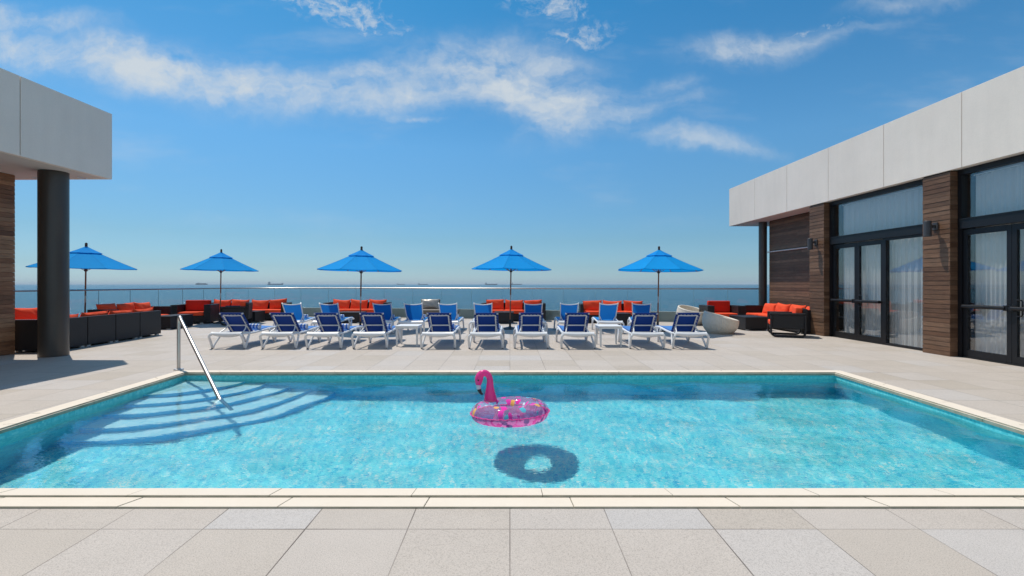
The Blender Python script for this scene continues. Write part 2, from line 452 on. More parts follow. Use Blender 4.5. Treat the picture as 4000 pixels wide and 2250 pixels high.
# clear glass sheet (transparent + mirror, weighted by Fresnel)
def sheet_glass(name, tint, ior=1.5, extra=0.0):
    m, t, b = new_mat(name)
    t.t.nodes.remove(b)
    tr = t.n('ShaderNodeBsdfTransparent'); tr.inputs[0].default_value = tint + (1,)
    gs = t.n('ShaderNodeBsdfGlossy'); gs.inputs['Roughness'].default_value = 0.0
    lw = t.n('ShaderNodeFresnel'); t.link(t.math('ADD', ior, t.math('MULTIPLY', t.n('ShaderNodeNewGeometry').outputs['Backfacing'], 1.0 / ior - ior)), lw.inputs[0])
    mx = t.n('ShaderNodeMixShader')
    t.link(t.math('ADD', lw.outputs[0], extra, clamp=True), mx.inputs[0]); t.link(tr.outputs[0], mx.inputs[1]); t.link(gs.outputs[0], mx.inputs[2])
    t.link(mx.outputs[0], m.node_tree.nodes['Material Output'].inputs[0])
sheet_glass('rail_glass', (0.93, 0.97, 0.965), 1.35)
sheet_glass('window_glass', (0.98, 0.99, 0.99), 1.5, 0.06)
m, t, b = new_mat('glass_edge'); b.inputs['Base Color'].default_value = (0.22, 0.36, 0.35, 1); b.inputs['Roughness'].default_value = 0.2

# curtains
m, t, b = new_mat('curtain')
tc = t.n('ShaderNodeTexCoord')
c = t.mix(t.noise(tc.outputs['Object'], 3, 4), (0.90, 0.90, 0.90, 1), (0.94, 0.94, 0.93, 1))
t.link(c, b.inputs['Base Color']); b.inputs['Roughness'].default_value = 0.9
tr = t.n('ShaderNodeBsdfTranslucent'); t.link(c, tr.inputs[0])
mx = t.n('ShaderNodeMixShader'); mx.inputs[0].default_value = 0.42
t.link(b.outputs[0], mx.inputs[1]); t.link(tr.outputs[0], mx.inputs[2])
t.link(mx.outputs[0], m.node_tree.nodes['Material Output'].inputs[0])

# inflatable
m, t, b = new_mat('float_pink')
b.inputs['Base Color'].default_value = (0.90, 0.085, 0.42, 1); b.inputs['Roughness'].default_value = 0.22
tc = t.n('ShaderNodeTexCoord')
nz = t.noise(tc.outputs['Object'], 11, 3, 0.5, 0.8)
t.link(t.mix(nz, (0.96, 0.06, 0.36, 1), (1.0, 0.14, 0.46, 1)), b.inputs['Base Color'])
b.inputs['Coat Weight'].default_value = 0.6
tl = t.n('ShaderNodeBsdfTranslucent'); tl.inputs[0].default_value = (1.0, 0.12, 0.50, 1)
mx = t.n('ShaderNodeMixShader'); mx.inputs[0].default_value = 0.45
t.link(b.outputs[0], mx.inputs[1]); t.link(tl.outputs[0], mx.inputs[2])
t.link(mx.outputs[0], m.node_tree.nodes['Material Output'].inputs[0])
m, t, b = new_mat('float_under')
tc = t.n('ShaderNodeTexCoord')
nz = t.noise(t.mapping(tc.outputs['Object'], scale=(1, 1, 0.6)), 13, 2, 0.4, 1.4)
t.link(t.mix(t.maprange(nz, 0.50, 0.56), (1.0, 0.40, 0.66, 1), (0.95, 0.13, 0.42, 1)), b.inputs['Base Color'])
b.inputs['Roughness'].default_value = 0.12
tr = t.n('ShaderNodeBsdfTransparent'); tr.inputs[0].default_value = (1.0, 0.62, 0.85, 1)
tl = t.n('ShaderNodeBsdfTranslucent')
t.link(t.mix(t.maprange(nz, 0.50, 0.56), (1.0, 0.30, 0.62, 1), (0.95, 0.10, 0.42, 1)), tl.inputs[0])
m0 = t.n('ShaderNodeMixShader'); m0.inputs[0].default_value = 0.62
t.link(b.outputs[0], m0.inputs[1]); t.link(tl.outputs[0], m0.inputs[2])
mx = t.n('ShaderNodeMixShader'); mx.inputs[0].default_value = 0.04
t.link(m0.outputs[0], mx.inputs[1]); t.link(tr.outputs[0], mx.inputs[2])
t.link(mx.outputs[0], m.node_tree.nodes['Material Output'].inputs[0])
m, t, b = new_mat('float_top')
tc = t.n('ShaderNodeTexCoord')
b.inputs['Roughness'].default_value = 0.08
vor = t.n('ShaderNodeTexVoronoi', feature='F1'); vor.inputs['Scale'].default_value = 11.5
vv = t.mapping(tc.outputs['Object'], scale=(1, 1, 0.4))
wj = t.vmath('ADD', vv, t.vmath('MULTIPLY', t.n('ShaderNodeTexNoise').outputs['Color'], (0.0, 0.0, 0.0)))
t.link(vv, vor.inputs['Vector'])
dd = t.math('ADD', vor.outputs['Distance'], t.math('MULTIPLY', t.math('SUBTRACT', t.noise(tc.outputs['Object'], 30, 2), 0.5), 0.35))
pat = t.maprange(dd, 0.36, 0.40, 1.0, 0.0)
cs = t.n('ShaderNodeSeparateColor'); t.link(vor.outputs['Color'], cs.inputs[0])
pc = t.ramp(cs.outputs[0], [(0.0, (0.80, 0.03, 0.35)), (0.34, (0.85, 0.42, 0.10)), (0.55, (0.12, 0.50, 0.62)), (0.75, (0.80, 0.05, 0.40)), (0.9, (0.75, 0.80, 0.85))], 'CONSTANT')
t.link(pc, b.inputs['Base Color'])
tr = t.n('ShaderNodeBsdfTransparent'); tr.inputs[0].default_value = (0.98, 0.84, 0.96, 1)
gs = t.n('ShaderNodeBsdfPrincipled'); gs.inputs['Base Color'].default_value = (1.0, 0.60, 0.80, 1); gs.inputs['Roughness'].default_value = 0.06
mA = t.n('ShaderNodeMixShader'); mA.inputs[0].default_value = 0.20
t.link(tr.outputs[0], mA.inputs[1]); t.link(gs.outputs[0], mA.inputs[2])
mx = t.n('ShaderNodeMixShader'); t.link(pat, mx.inputs[0])
t.link(mA.outputs[0], mx.inputs[1]); t.link(b.outputs[0], mx.inputs[2])
t.link(mx.outputs[0], m.node_tree.nodes['Material Output'].inputs[0])

# ------------------------------------------------------------------ mesh helpers
class MB:
    def __init__(s): s.v = []; s.f = []; s.sm = []
    def add(s, vs, fs, smooth=False, M=None):
        o = len(s.v)
        for p in vs:
            p = Vector(p)
            s.v.append(M @ p if M is not None else p)
        for q in fs:
            s.f.append([i + o for i in q]); s.sm.append(smooth)
        return s
    def box(s, x0, x1, y0, y1, z0, z1, bev=0.0, M=None):
        if bev <= 0:
            vs = [(x, y, z) for z in (z0, z1) for y in (y0, y1) for x in (x0, x1)]
            fs = [(0, 2, 3, 1), (4, 5, 7, 6), (0, 1, 5, 4), (2, 6, 7, 3), (0, 4, 6, 2), (1, 3, 7, 5)]
            return s.add(vs, fs, False, M)
        bm = bmesh.new(); bmesh.ops.create_cube(bm, size=1)
        for v in bm.verts:
            v.co = Vector(((x0 + x1) / 2 + v.co.x * (x1 - x0), (y0 + y1) / 2 + v.co.y * (y1 - y0), (z0 + z1) / 2 + v.co.z * (z1 - z0)))
        bmesh.ops.bevel(bm, geom=bm.edges[:], offset=bev, segments=2 if bev < 0.02 else 4, profile=0.5, affect='EDGES')
        bm.verts.index_update()
        vs = [v.co.copy() for v in bm.verts]; fs = [[v.index for v in f.verts] for f in bm.faces]
        bm.free()
        return s.add(vs, fs, bev >= 0.02, M)
    def hexa(s, lo, hi, M=None):
        """box from 4 bottom and 4 top corners"""
        return s.add(list(lo) + list(hi), [(3, 2, 1, 0), (4, 5, 6, 7), (0, 1, 5, 4), (1, 2, 6, 5), (2, 3, 7, 6), (3, 0, 4, 7)], False, M)
    def tube(s, pts, rad, seg=10, closed=False, M=None, smooth=True, sq=None, cap=True):
        pts = [Vector(p) for p in pts]; n = len(pts)
        rs = rad if isinstance(rad, list) else [rad] * n
        vs = []; up = None
        for i, p in enumerate(pts):
            if closed: tn = pts[(i + 1) % n] - pts[i - 1]
            else: tn = pts[min(i + 1, n - 1)] - pts[max(i - 1, 0)]
            tn.normalize()
            if up is None:
                a = Vector((0, 0, 1)) if abs(tn.z) < 0.9 else Vector((1, 0, 0))
                up = (a - tn * a.dot(tn)).normalized()
            else:
                up = (up - tn * up.dot(tn)).normalized()
            sd = tn.cross(up)
            ra, rb = (rs[i], rs[i]) if not isinstance(rs[i], (tuple, list)) else rs[i]
            for k in range(seg):
                an = 2 * PI * (k + (0.5 if sq else 0)) / seg
                cx, cy = math.cos(an), math.sin(an)
                if sq:
                    q = max(abs(cx), abs(cy)); cx /= q ** sq; cy /= q ** sq
                vs.append(p + sd * (cx * ra) + up * (cy * rb))
        fs = []
        for i in range(n if closed else n - 1):
            j = (i + 1) % n
            for k in range(seg):
                l = (k + 1) % seg
                fs.append((i * seg + k, i * seg + l, j * seg + l, j * seg + k))
        if not closed and cap:
            fs.append(tuple(range(seg))[::-1]); fs.append(tuple((n - 1) * seg + k for k in range(seg)))
        return s.add(vs, fs, smooth, M)
    def lathe(s, prof, seg=32, M=None, smooth=True, cap=True):
        vs = []; n = len(prof)
        for r, z in prof:
            for k in range(seg):
                a = 2 * PI * k / seg
                vs.append((r * math.cos(a), r * math.sin(a), z))
        fs = []
        for i in range(n - 1):
            for k in range(seg):
                l = (k + 1) % seg
                fs.append((i * seg + k, i * seg + l, (i + 1) * seg + l, (i + 1) * seg + k))
        if cap:
            fs.append(tuple(range(seg))[::-1]); fs.append(tuple((n - 1) * seg + k for k in range(seg)))
        return s.add(vs, fs, smooth, M)
    def prism(s, poly, z0, z1, M=None):
        n = len(poly)
        vs = [(x, y, z0) for x, y in poly] + [(x, y, z1) for x, y in poly]
        fs = [tuple(range(n))[::-1], tuple(range(n, 2 * n))] + [(i, (i + 1) % n, n + (i + 1) % n, n + i) for i in range(n)]
        return s.add(vs, fs, False, M)
    def grid(s, nu, nv, fn, smooth=True, M=None):
        vs = [fn(i / nu, j / nv) for j in range(nv + 1) for i in range(nu + 1)]
        fs = [(j * (nu + 1) + i, j * (nu + 1) + i + 1, (j + 1) * (nu + 1) + i + 1, (j + 1) * (nu + 1) + i) for j in range(nv) for i in range(nu)]
        return s.add(vs, fs, smooth, M)
    def build(s, name, mat, parent=None, label=None, loc=None, recalc=True):
        me = bpy.data.meshes.new(name)
        me.from_pydata([tuple(v) for v in s.v], [], s.f)
        me.polygons.foreach_set('use_smooth', s.sm)
        if recalc:
            bm = bmesh.new(); bm.from_mesh(me); bmesh.ops.recalc_face_normals(bm, faces=bm.faces[:]); bm.to_mesh(me); bm.free()
        me.materials.append(MATS[mat])
        o = bpy.data.objects.new(name, me)
        C.objects.link(o)
        if parent is not None: o.parent = parent
        if label: o['label'] = label
        if loc: o.location = loc
        if any(s.sm):
            try: me.set_sharp_from_angle(angle=R(38))
            except Exception: pass
        return o

def tag(o, label, cat, group=None, kind=None):
    if label: o['label'] = label
    if cat: o['category'] = cat
    if group: o['group'] = group
    if kind: o['kind'] = kind
    return o
def thing(name, label, cat, loc=(0, 0, 0), rz=0.0, group=None):
    o = bpy.data.objects.new(name, None)
    o.empty_display_size = 0.2
    C.objects.link(o); o.location = loc; o.rotation_euler = (0, 0, rz)
    return tag(o, label, cat, group)
def struct(o, label=None):
    o['kind'] = 'structure'
    if label: o['label'] = label
    return o
def dup(root, loc, rz=0.0, label=None, group=None, scale=None):
    kids = {}
    for q in bpy.data.objects:
        if q.parent: kids.setdefault(q.parent.name, []).append(q)
    def rec(o, par):
        c = o.copy(); C.objects.link(c)
        if par is not None: c.parent = par
        for ch in kids.get(o.name, []): rec(ch, c)
        return c
    r = rec(root, None)
    r.location = loc; r.rotation_euler = (0, 0, rz)
    if scale: r.scale = scale
    if label: r['label'] = label
    if group: r['group'] = group
    return r

# ================================================================== GROUND, POOL, SEA
WZ = -0.080       # water level
FZ = -1.16        # pool floor
PY0, PY1 = 3.31, 7.66
def hw(y): return 5.255 + 0.075 * (y - 7.66)
def ring(e, z):   # pool outline grown by e
    return [(-hw(PY0) - e, PY0 - e, z), (hw(PY0) + e, PY0 - e, z), (hw(PY1) + e, PY1 + e, z), (-hw(PY1) - e, PY1 + e, z)]
# deck sheet with the pool hole
EO = 0.25
RAIL = [(-12.72, 9.86), (-12.70, 10.90), (-12.66, 12.10), (-12.62, 13.30), (-12.58, 14.48)]
for px, Y in ((508, 15.65), (618, 16.85), (713, 18.0), (795, 19.1), (882, 20.1), (970, 20.85), (1072, 21.25), (1175, 21.35), (1283, 21.3), (1390, 21.15),
              (1500, 20.95), (1612, 20.7), (1725, 20.4), (1841, 20.05), (1960, 19.7), (2078, 19.4), (2200, 19.1), (2324.5, 18.85), (2450, 18.6),
              (2580, 18.4), (2709.5, 18.15), (2841.5, 17.95), (2976, 17.75)):
    RAIL.append(((px - 1992) / F * Y, Y))
mb = MB()
inner = ring(EO - 0.004, 0.0)
YC = 9.86
mb.add(inner + [(-24, -6, 0), (24, -6, 0), (24, YC, 0), (-24, YC, 0)], [(4, 5, 1, 0), (5, 6, 2, 1), (6, 7, 3, 2), (7, 4, 0, 3)])
far = [(x, y, 0) for x, y in RAIL] + [(24, 17.75, 0), (24, YC, 0), (-12.72, YC, 0)][:2]
mb.add(far[::-1], [tuple(range(len(far)))])
deck = struct(mb.build('ground', 'deck_tiles'), 'pale stone tiled pool deck')
# basin
mb = MB()
a, b_ = ring(0, WZ - 0.30), ring(0, FZ)
mb.add(a + b_, [(0, 1, 5, 4), (1, 2, 6, 5), (2, 3, 7, 6), (3, 0, 4, 7)])
struct(mb.build('pool_wall', 'mosaic_wall', recalc=False), 'blue mosaic wall of the pool')
mb = MB()
a, b_ = ring(0, 0.0), ring(0, WZ - 0.30)
mb.add(a + b_, [(0, 1, 5, 4), (1, 2, 6, 5), (2, 3, 7, 6), (3, 0, 4, 7)])
struct(mb.build('pool_waterline_band', 'mosaic_band', recalc=False), 'green mosaic band at the waterline')
mb = MB(); mb.add(ring(0, FZ), [(0, 1, 2, 3)])
struct(mb.build('pool_floor', 'mosaic_floor'), 'aqua mosaic floor of the pool')
# rounded steps in the far left corner
cx, cy = -hw(PY1), PY1
radii = [0.98, 1.34, 1.70, 2.06, 2.42]
zs = [-0.24, -0.43, -0.61, -0.79, -0.97, FZ]
a0 = math.atan2(-1.0, -0.075 * 0.0 + 0.075) ; a1 = 0.0
tm, rm = MB(), MB()
NS = 40
def arc(r, z, lim=True):
    out = []
    for k in range(NS + 1):
        an = a0 + (a1 - a0) * k / NS
        out.append((cx + r * math.cos(an), cy + r * math.sin(an), z))
    return out
prev = 0.0
for i, r in enumerate(radii):
    A = arc(prev, zs[i]) if prev > 0 else [(cx, cy, zs[i])] * (NS + 1)
    B = arc(r, zs[i]); Cc = arc(r, zs[i + 1])
    n = NS + 1
    tm.add(A + B, [(k, k + 1, n + k + 1, n + k) for k in range(NS)], False)
    rm.add(B + Cc, [(k, k + 1, n + k + 1, n + k) for k in range(NS)], True)
    prev = r
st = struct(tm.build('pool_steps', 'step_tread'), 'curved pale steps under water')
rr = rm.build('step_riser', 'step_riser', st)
# water
mb = MB()
wr = random.Random(5)
waves = []
for k in range(64):
    lam = 0.10 * (1.3 / 0.10) ** wr.random()
    an = R(72) + wr.gauss(0, 0.65)
    kk = 2 * PI / lam
    waves.append((kk * math.cos(an), kk * math.sin(an), wr.uniform(0, 2 * PI), 0.055 / kk ** 2 * wr.uniform(0.5, 1.3)))
def wf(u, v):
    y = PY0 - 0.001 + (PY1 - PY0 + 0.002) * v; h_ = hw(y) + 0.001
    x = -h_ + 2 * h_ * u
    z = 0.0
    for kx, ky, ph, am in waves:
        z += am * math.sin(kx * x + ky * y + ph)
    return (x, y, WZ + z * WAVE)
WAVE = 1.0
mb.grid(640, 280, wf, True)
water = struct(mb.build('water', 'pool_water', recalc=False), 'turquoise pool water')
water.cycles.is_caustics_caster = True
for o in list(C.objects):
    if o.name in ('pool_wall', 'pool_floor', 'pool_steps', 'step_riser', 'pool_waterline_band'):
        o.cycles.is_caustics_receiver = True
# coping: two rows of stones, the inner one a step higher
def coping(name, e0, e1, zt, zb, seed, lens, lip=0.0):
    rnd = random.Random(seed)
    mb = MB()
    for side in range(4):
        def pt(e, i):
            q = ring(e, 0)[i]; return Vector((q[0], q[1], 0))
        i0, i1 = side, (side + 1) % 4
        A0, A1, B0, B1 = pt(e0, i0), pt(e0, i1), pt(e1, i0), pt(e1, i1)
        L = (A1 - A0).length
        ts = [0.0]; p = rnd.uniform(0.5, 1.0) * lens
        while p < L - 0.35:
            ts.append(p / L); p += lens * rnd.uniform(0.93, 1.07)
        ts.append(1.0)
        g = 0.0022 / L
        for k in range(len(ts) - 1):
            t0, t1 = ts[k] + (g if k else 0), ts[k + 1] - (g if k + 1 < len(ts) - 1 else 0)
            j = rnd.uniform(-0.0012, 0.0012)
            q0, q1, q2, q3 = A0.lerp(A1, t0), A0.lerp(A1, t1), B0.lerp(B1, t1), B0.lerp(B1, t0)
            bm = bmesh.new()
            vs = [bm.verts.new((q.x, q.y, z)) for z in (zb, zt + j) for q in (q0, q1, q2, q3)]
            for f in [(3, 2, 1, 0), (4, 5, 6, 7), (0, 1, 5, 4), (1, 2, 6, 5), (2, 3, 7, 6), (3, 0, 4, 7)]:
                bm.faces.new([vs[q] for q in f])
            es = [e for e in bm.edges if e.verts[0].co.z > zt - 0.01 and e.verts[1].co.z > zt - 0.01]
            inn = [e for e in es if (e.verts[0] in (vs[4], vs[5])) and (e.verts[1] in (vs[4], vs[5]))]
            oth = [e for e in es if e not in inn]
            if lip: bmesh.ops.bevel(bm, geom=inn, offset=lip, segments=4, affect='EDGES')
            oth = [e for e in oth if e.is_valid]
            bmesh.ops.bevel(bm, geom=oth, offset=0.0022, segments=2, affect='EDGES')
            bm.verts.index_update()
            mb.add([v.co.copy() for v in bm.verts], [[v.index for v in f.verts] for f in bm.faces], False)
            bm.free()
    return struct(mb.build(name, 'coping'), 'cream stone coping round the pool')
coping('pool_coping', -0.012, 0.115, 0.026, -0.024, 3, 0.92, 0.016)
coping('pool_coping_border', 0.118, EO, 0.013, -0.03, 8, 0.98)

# sea
mb = MB(); mb.add([(-40000, -500, -15), (40000, -500, -15), (40000, 40000, -15), (-40000, 40000, -15)], [(0, 1, 2, 3)])
sea = struct(mb.build('sea', 'sea'), 'blue sea to the horizon')

# ================================================================== GLASS RAILING
RZT = 1.275
rt = thing('glass_railing', 'clear glass railing with steel top rail along the sea side of the deck', 'railing')
pts = [(x, y, RZT) for x, y in RAIL]
MB().tube(pts, (0.024), 20).build('handrail', 'rail_steel', rt)
for k in range(len(RAIL) - 1):
    p, q = Vector(RAIL[k] + (0,)), Vector(RAIL[k + 1] + (0,))
    dr = (q - p).normalized(); nn = Vector((-dr.y, dr.x, 0)) * 0.006
    p2, q2 = p + dr * 0.010, q - dr * 0.010
    mb = MB(); mb.hexa([p2 - nn, q2 - nn, q2 + nn, p2 + nn], [v + Vector((0, 0, RZT - 0.03)) for v in (p2 - nn, q2 - nn, q2 + nn, p2 + nn)])
    pane = mb.build('pane', 'rail_glass', rt)
    e = p + dr * 0.002; e2 = p + dr * 0.0095
    mb = MB(); mb.hexa([e - nn, e2 - nn, e2 + nn, e + nn], [v + Vector((0, 0, RZT - 0.03)) for v in (e - nn, e2 - nn, e2 + nn, e + nn)])
    mb.build('polished_edge', 'glass_edge', pane)
mb = MB()
def offs(d):
    out = []
    for k in range(len(RAIL)):
        a_ = Vector(RAIL[max(k - 1, 0)]); b2 = Vector(RAIL[min(k + 1, len(RAIL) - 1)])
        dr = (b2 - a_).normalized(); nn = Vector((-dr.y, dr.x))
        out.append(Vector(RAIL[k]) + nn * d)
    return out
o1, o2 = offs(0.03), offs(0.20)
for k in range(len(RAIL) - 1):
    q = [o1[k], o1[k + 1], o2[k + 1], o2[k]]
    mb.hexa([(v.x, v.y, -0.9) for v in q], [(v.x, v.y, 0.385) for v in q])
tag(mb.build('low_wall', 'curb_grey'), 'low pale grey wall just outside the glass railing', 'wall')

# ================================================================== BUILDINGS
def boards(mb, x0, y0, x1, y1, z0, z1, seed, hgt=0.095, thick=0.018, seglen=2.2):
    """lap boards on the vertical plane from (x0,y0) to (x1,y1); outward normal is to the right of the direction"""
    rnd = random.Random(seed)
    a, b = Vector((x0, y0, 0)), Vector((x1, y1, 0)); L = (b - a).length
    dr = (b - a) / L; nn = Vector((dr.y, -dr.x, 0))
    z = z0
    while z < z1 - 0.02:
        zt = min(z + hgt, z1)
        p = 0.0; first = True
        while p < L - 1e-4:
            ln = L - p if L < seglen * 1.2 else min(L - p, rnd.uniform(0.5, 1.3) * seglen)
            if L - p - ln < 0.3: ln = L - p
            j = rnd.uniform(0, 0.004); g = 0.0015
            q0, q1 = a + dr * (p + (0 if first else g)), a + dr * (p + ln)
            ot, ob = thick * 0.72 + j, thick + j
            gp = 0.0045
            mb.hexa([q0 + nn * ob + Vector((0, 0, z)), q1 + nn * ob + Vector((0, 0, z)), q1 + Vector((0, 0, z)), q0 + Vector((0, 0, z))],
                    [q0 + nn * ot + Vector((0, 0, zt - gp)), q1 + nn * ot + Vector((0, 0, zt - gp)), q1 + Vector((0, 0, zt - gp)), q0 + Vector((0, 0, zt - gp))])
            p += ln; first = False
        z += hgt
    return mb

SZ = 3.73     # soffit height
rb = thing('pavilion_building', 'long low building on the right with pale fascia, glass doors and timber piers', 'building', (8.82, 9.48, 0), 0.017)
PIER, BAY, PER = 0.61, 3.10, 3.71
LY0, LYE = -13.0, 9.15
# roof body and soffit
MB().box(0.07, 8.0, LY0, LYE - 0.10, SZ + 0.02, 5.15).build('roof', 'joint_shadow', rb)
sf = MB().box(-0.03, 8.0, LY0, LYE - 0.01, SZ, SZ + 0.018).build('soffit', 'soffit', rb)
k = 0; y = LYE
while y > LY0:
    y2 = max(y - 1.885, LY0)
    MB().box(-0.04, 0.06, y2 + 0.012, y, SZ - 0.004, 5.19, 0.004).build('fascia_panel', 'stucco', rb)
    y = y2; k += 1
x = 0.062
while x < 7.5:
    MB().box(x, min(x + 1.9, 8.0), LYE - 0.09, LYE, SZ - 0.004, 5.19, 0.004).build('fascia_panel', 'stucco', rb); x += 1.912
# piers
def pier(ly0, seed):
    c = MB().box(0.0, 0.9, ly0 + 0.01, ly0 + PIER - 0.01, 0.0, SZ).build('pier', 'timber_gap', rb, 'pier clad in dark timber boards')
    mb = MB()
    boards(mb, 0.0, ly0 + PIER, 0.0, ly0, 0.004, SZ - 0.002, seed)
    boards(mb, -0.017, ly0 + 0.01, 0.16, ly0 + 0.01, 0.004, SZ - 0.002, seed)
    boards(mb, 0.9, ly0 + PIER - 0.01, 0.0, ly0 + PIER - 0.01, 0.004, SZ - 0.002, seed + 1)
    mb.build('timber_cladding', 'timber_dark', c)
for i, l0 in enumerate([3.71, 0.0, -3.71, -7.42, -11.13]):
    pier(l0, 40 + i)
# recessed timber wall at the far end
rw = MB().box(0.70, 1.1, 4.31, 7.62, 0, SZ).build('wall', 'timber_gap', rb)
mb = MB(); boards(mb, 0.70, 7.62, 0.70, 4.31, 0.004, SZ - 0.002, 77, seglen=2.6); boards(mb, 1.1, 7.62, 0.69, 7.62, 0.004, SZ - 0.002, 78)
mb.build('timber_cladding', 'timber_dark', rw)
MB().tube([(0.655, 7.7, 2.61), (0.655, 4.40, 2.61)], (0.022), 8).build('light_strip', 'strip_white', rb)
MB().lathe([(0.14, 0), (0.14, SZ)], 40).build('column', 'dark_steel', rb, loc=(0.60, 7.90, 0))
# room behind the glass
MB().box(1.10, 7.0, 7.40, 7.62, 0, SZ).build('end_wall', 'stucco', rb)
MB().box(5.0, 5.2, LY0, 7.4, 0, SZ).build('back_wall', 'interior_wall', rb)
MB().box(0.91, 5.0, 4.25, 4.31, 0, SZ).build('side_wall', 'interior_wall', rb)
MB().box(0.17, 5.0, LY0, 4.25, 0.004, 0.02).build('room_floor', 'interior_floor', rb)
FM = 'frame_metal'
def leaf(y0, y1, hand):
    """door leaf between local y0<y1"""
    fx0, fx1 = 0.165, 0.225
    mb = MB()
    st_ = 0.085
    mb.box(fx0, fx1, y0, y0 + st_, 0.02, 2.53, 0.004).box(fx0, fx1, y1 - st_, y1, 0.02, 2.53, 0.004)
    mb.box(fx0, fx1, y0 + st_, y1 - st_, 0.02, 0.16).box(fx0, fx1, y0 + st_, y1 - st_, 2.42, 2.53)
    mb.box(fx0, fx1, y0 + st_, y1 - st_, 0.985, 1.045)
    d_ = mb.build('door', FM, rb, 'glazed door leaf with dark metal frame')
    MB().box(0.19, 0.198, y0 + st_, y1 - st_, 0.16, 0.985).box(0.19, 0.198, y0 + st_, y1 - st_, 1.045, 2.42).build('pane', 'window_glass', d_)
    mb = MB()
    mb.tube([(0.105, y0 + 0.05, 1.015), (0.105, y1 - 0.05, 1.015)], 0.036, 10)
    ye = y0 + 0.05 if hand > 0 else y1 - 0.05
    mb.tube([(0.165, ye, 1.015), (0.09, ye, 1.015)], 0.052, 12)
    yo = y1 - 0.08 if hand > 0 else y0 + 0.08
    mb.tube([(0.165, yo, 1.015), (0.105, yo, 1.015)], 0.03, 8)
    mb.build('push_bar', FM, d_)
    if hand > 0:
        return d_
    yh = y1 - 0.10
    pts = [(0.165, yh, 0.88), (0.125, yh - 0.02, 0.88), (0.115, yh - 0.10, 0.885), (0.115, yh - 0.12, 0.91), (0.115, yh - 0.12, 1.14), (0.115, yh - 0.10, 1.165), (0.125, yh - 0.02, 1.17), (0.165, yh, 1.17)]
    MB().tube(pts, 0.012, 8).build('handle', FM, d_)
    return d_
def bay(a, full):
    b = a + BAY
    mb = MB()
    fx0, fx1 = 0.150, 0.240
    mb.box(0.136, 0.25, b - 0.09, b, 0, SZ)                 # far jamb
    mb.box(0.136, 0.25, a, a + 0.05, 0, SZ)                 # near jamb
    mb.box(0.136, 0.25, a + 0.05, b - 0.09, 3.62, SZ)       # head
    mb.box(0.10, 0.25, a + 0.05, b - 0.09, 2.545, 2.735)    # transom
    mb.box(0.085, 0.10, a + 0.05, b - 0.09, 2.725, 2.745)
    mb.box(0.146, 0.24, b - 1.93, b - 1.84, 0, 2.545)       # mullion
    mb.box(0.146, 0.24, a + 0.05, b - 1.93, 0.0, 0.055)     # sill
    mb.box(0.146, 0.24, a + 0.05, b - 1.93, 2.49, 2.545)
    mb.box(0.146, 0.26, b - 1.84, b - 0.09, 0, 0.018)
    fr = mb.build('window_frame', FM, rb)
    MB().box(0.19, 0.198, a + 0.05, b - 0.09, 2.735, 3.62).build('pane', 'window_glass', fr, 'upper window pane')
    MB().box(0.19, 0.198, a + 0.05, b - 1.93, 0.055, 2.49).build('pane', 'window_glass', fr, 'tall fixed window pane')
    leaf(b - 0.985, b - 0.092, 1)
    leaf(b - 1.838, b - 0.989, -1)
for i in range(4):
    bay(PIER + PER * (0 - i), True)
# ceiling over the room
MB().box(0.26, 5.0, LY0, 4.25, SZ - 0.03, SZ - 0.012).build('ceiling', 'interior_wall', rb)
# curtains: one thing for each bay
Mr = Matrix.Translation((8.82, 9.48, 0)) @ Matrix.Rotation(0.017, 4, 'Z')
def curtain(y0, y1, label, seed, zt=3.58):
    rnd = random.Random(seed); ph = [rnd.uniform(0, 6) for _ in range(4)]
    def fn(u, v):
        y = y0 + (y1 - y0) * u; z = 0.03 + (zt - 0.03) * v
        a_ = (0.6 + 0.4 * math.sin(y * 2.1 + ph[0]))
        x = 0.34 + 0.030 * a_ * math.sin(y * 34 + ph[1] + 0.8 * math.sin(y * 5 + ph[2])) + 0.012 * math.sin(y * 71 + ph[3]) + 0.015 * (1 - v) * math.sin(y * 9 + ph[0])
        return (x, y, z)
    mb = MB(); mb.grid(int((y1 - y0) * 110), 10, fn, True)
    root = thing('curtain', label, 'curtain', (8.82, 9.48, 0), 0.017, 'white curtains behind the glass')
    mb.build('curtain_cloth', 'curtain', root, recalc=False)
    MB().tube([(0.34, y0 - 0.02, zt + 0.02), (0.34, y1 + 0.02, zt + 0.02)], 0.014, 8).build('curtain_track', 'white_resin', root)
curtain(0.66, 3.45, 'sheer white curtain behind the doors of the farther glazed bay', 1)
curtain(-3.05, -0.16, 'sheer white curtain behind the doors of the nearer glazed bay at the picture edge', 2)
curtain(-6.70, -4.0, 'sheer white curtain in a bay beside the near part of the pool', 3)
# wall lamps
def wall_lamp(ly, label):
    p = Mr @ Vector((0, ly, 0))
    r_ = thing('wall_lamp', label, 'wall light', (p.x, p.y, 2.59), 0.017, 'grey cylinder wall lights on the timber piers')
    MB().box(-0.045, -0.020, -0.06, 0.06, -0.02, 0.13, 0.004).build('back_plate', 'lamp_metal', r_)
    MB().box(-0.135, -0.045, -0.02, 0.02, 0.02, 0.085, 0.006).build('bracket', 'lamp_metal', r_)
    MB().lathe([(0.0, 0.165), (0.060, 0.165), (0.066, 0.158), (0.066, -0.158), (0.055, -0.158), (0.055, -0.10), (0.0, -0.10)], 32, cap=False).build('lamp_shade', 'lamp_metal', r_, loc=(-0.195, 0, 0))
wall_lamp(0.30, 'grey cylinder up and down light on the nearer timber pier')
wall_lamp(4.02, 'grey cylinder up and down light on the farther timber pier')

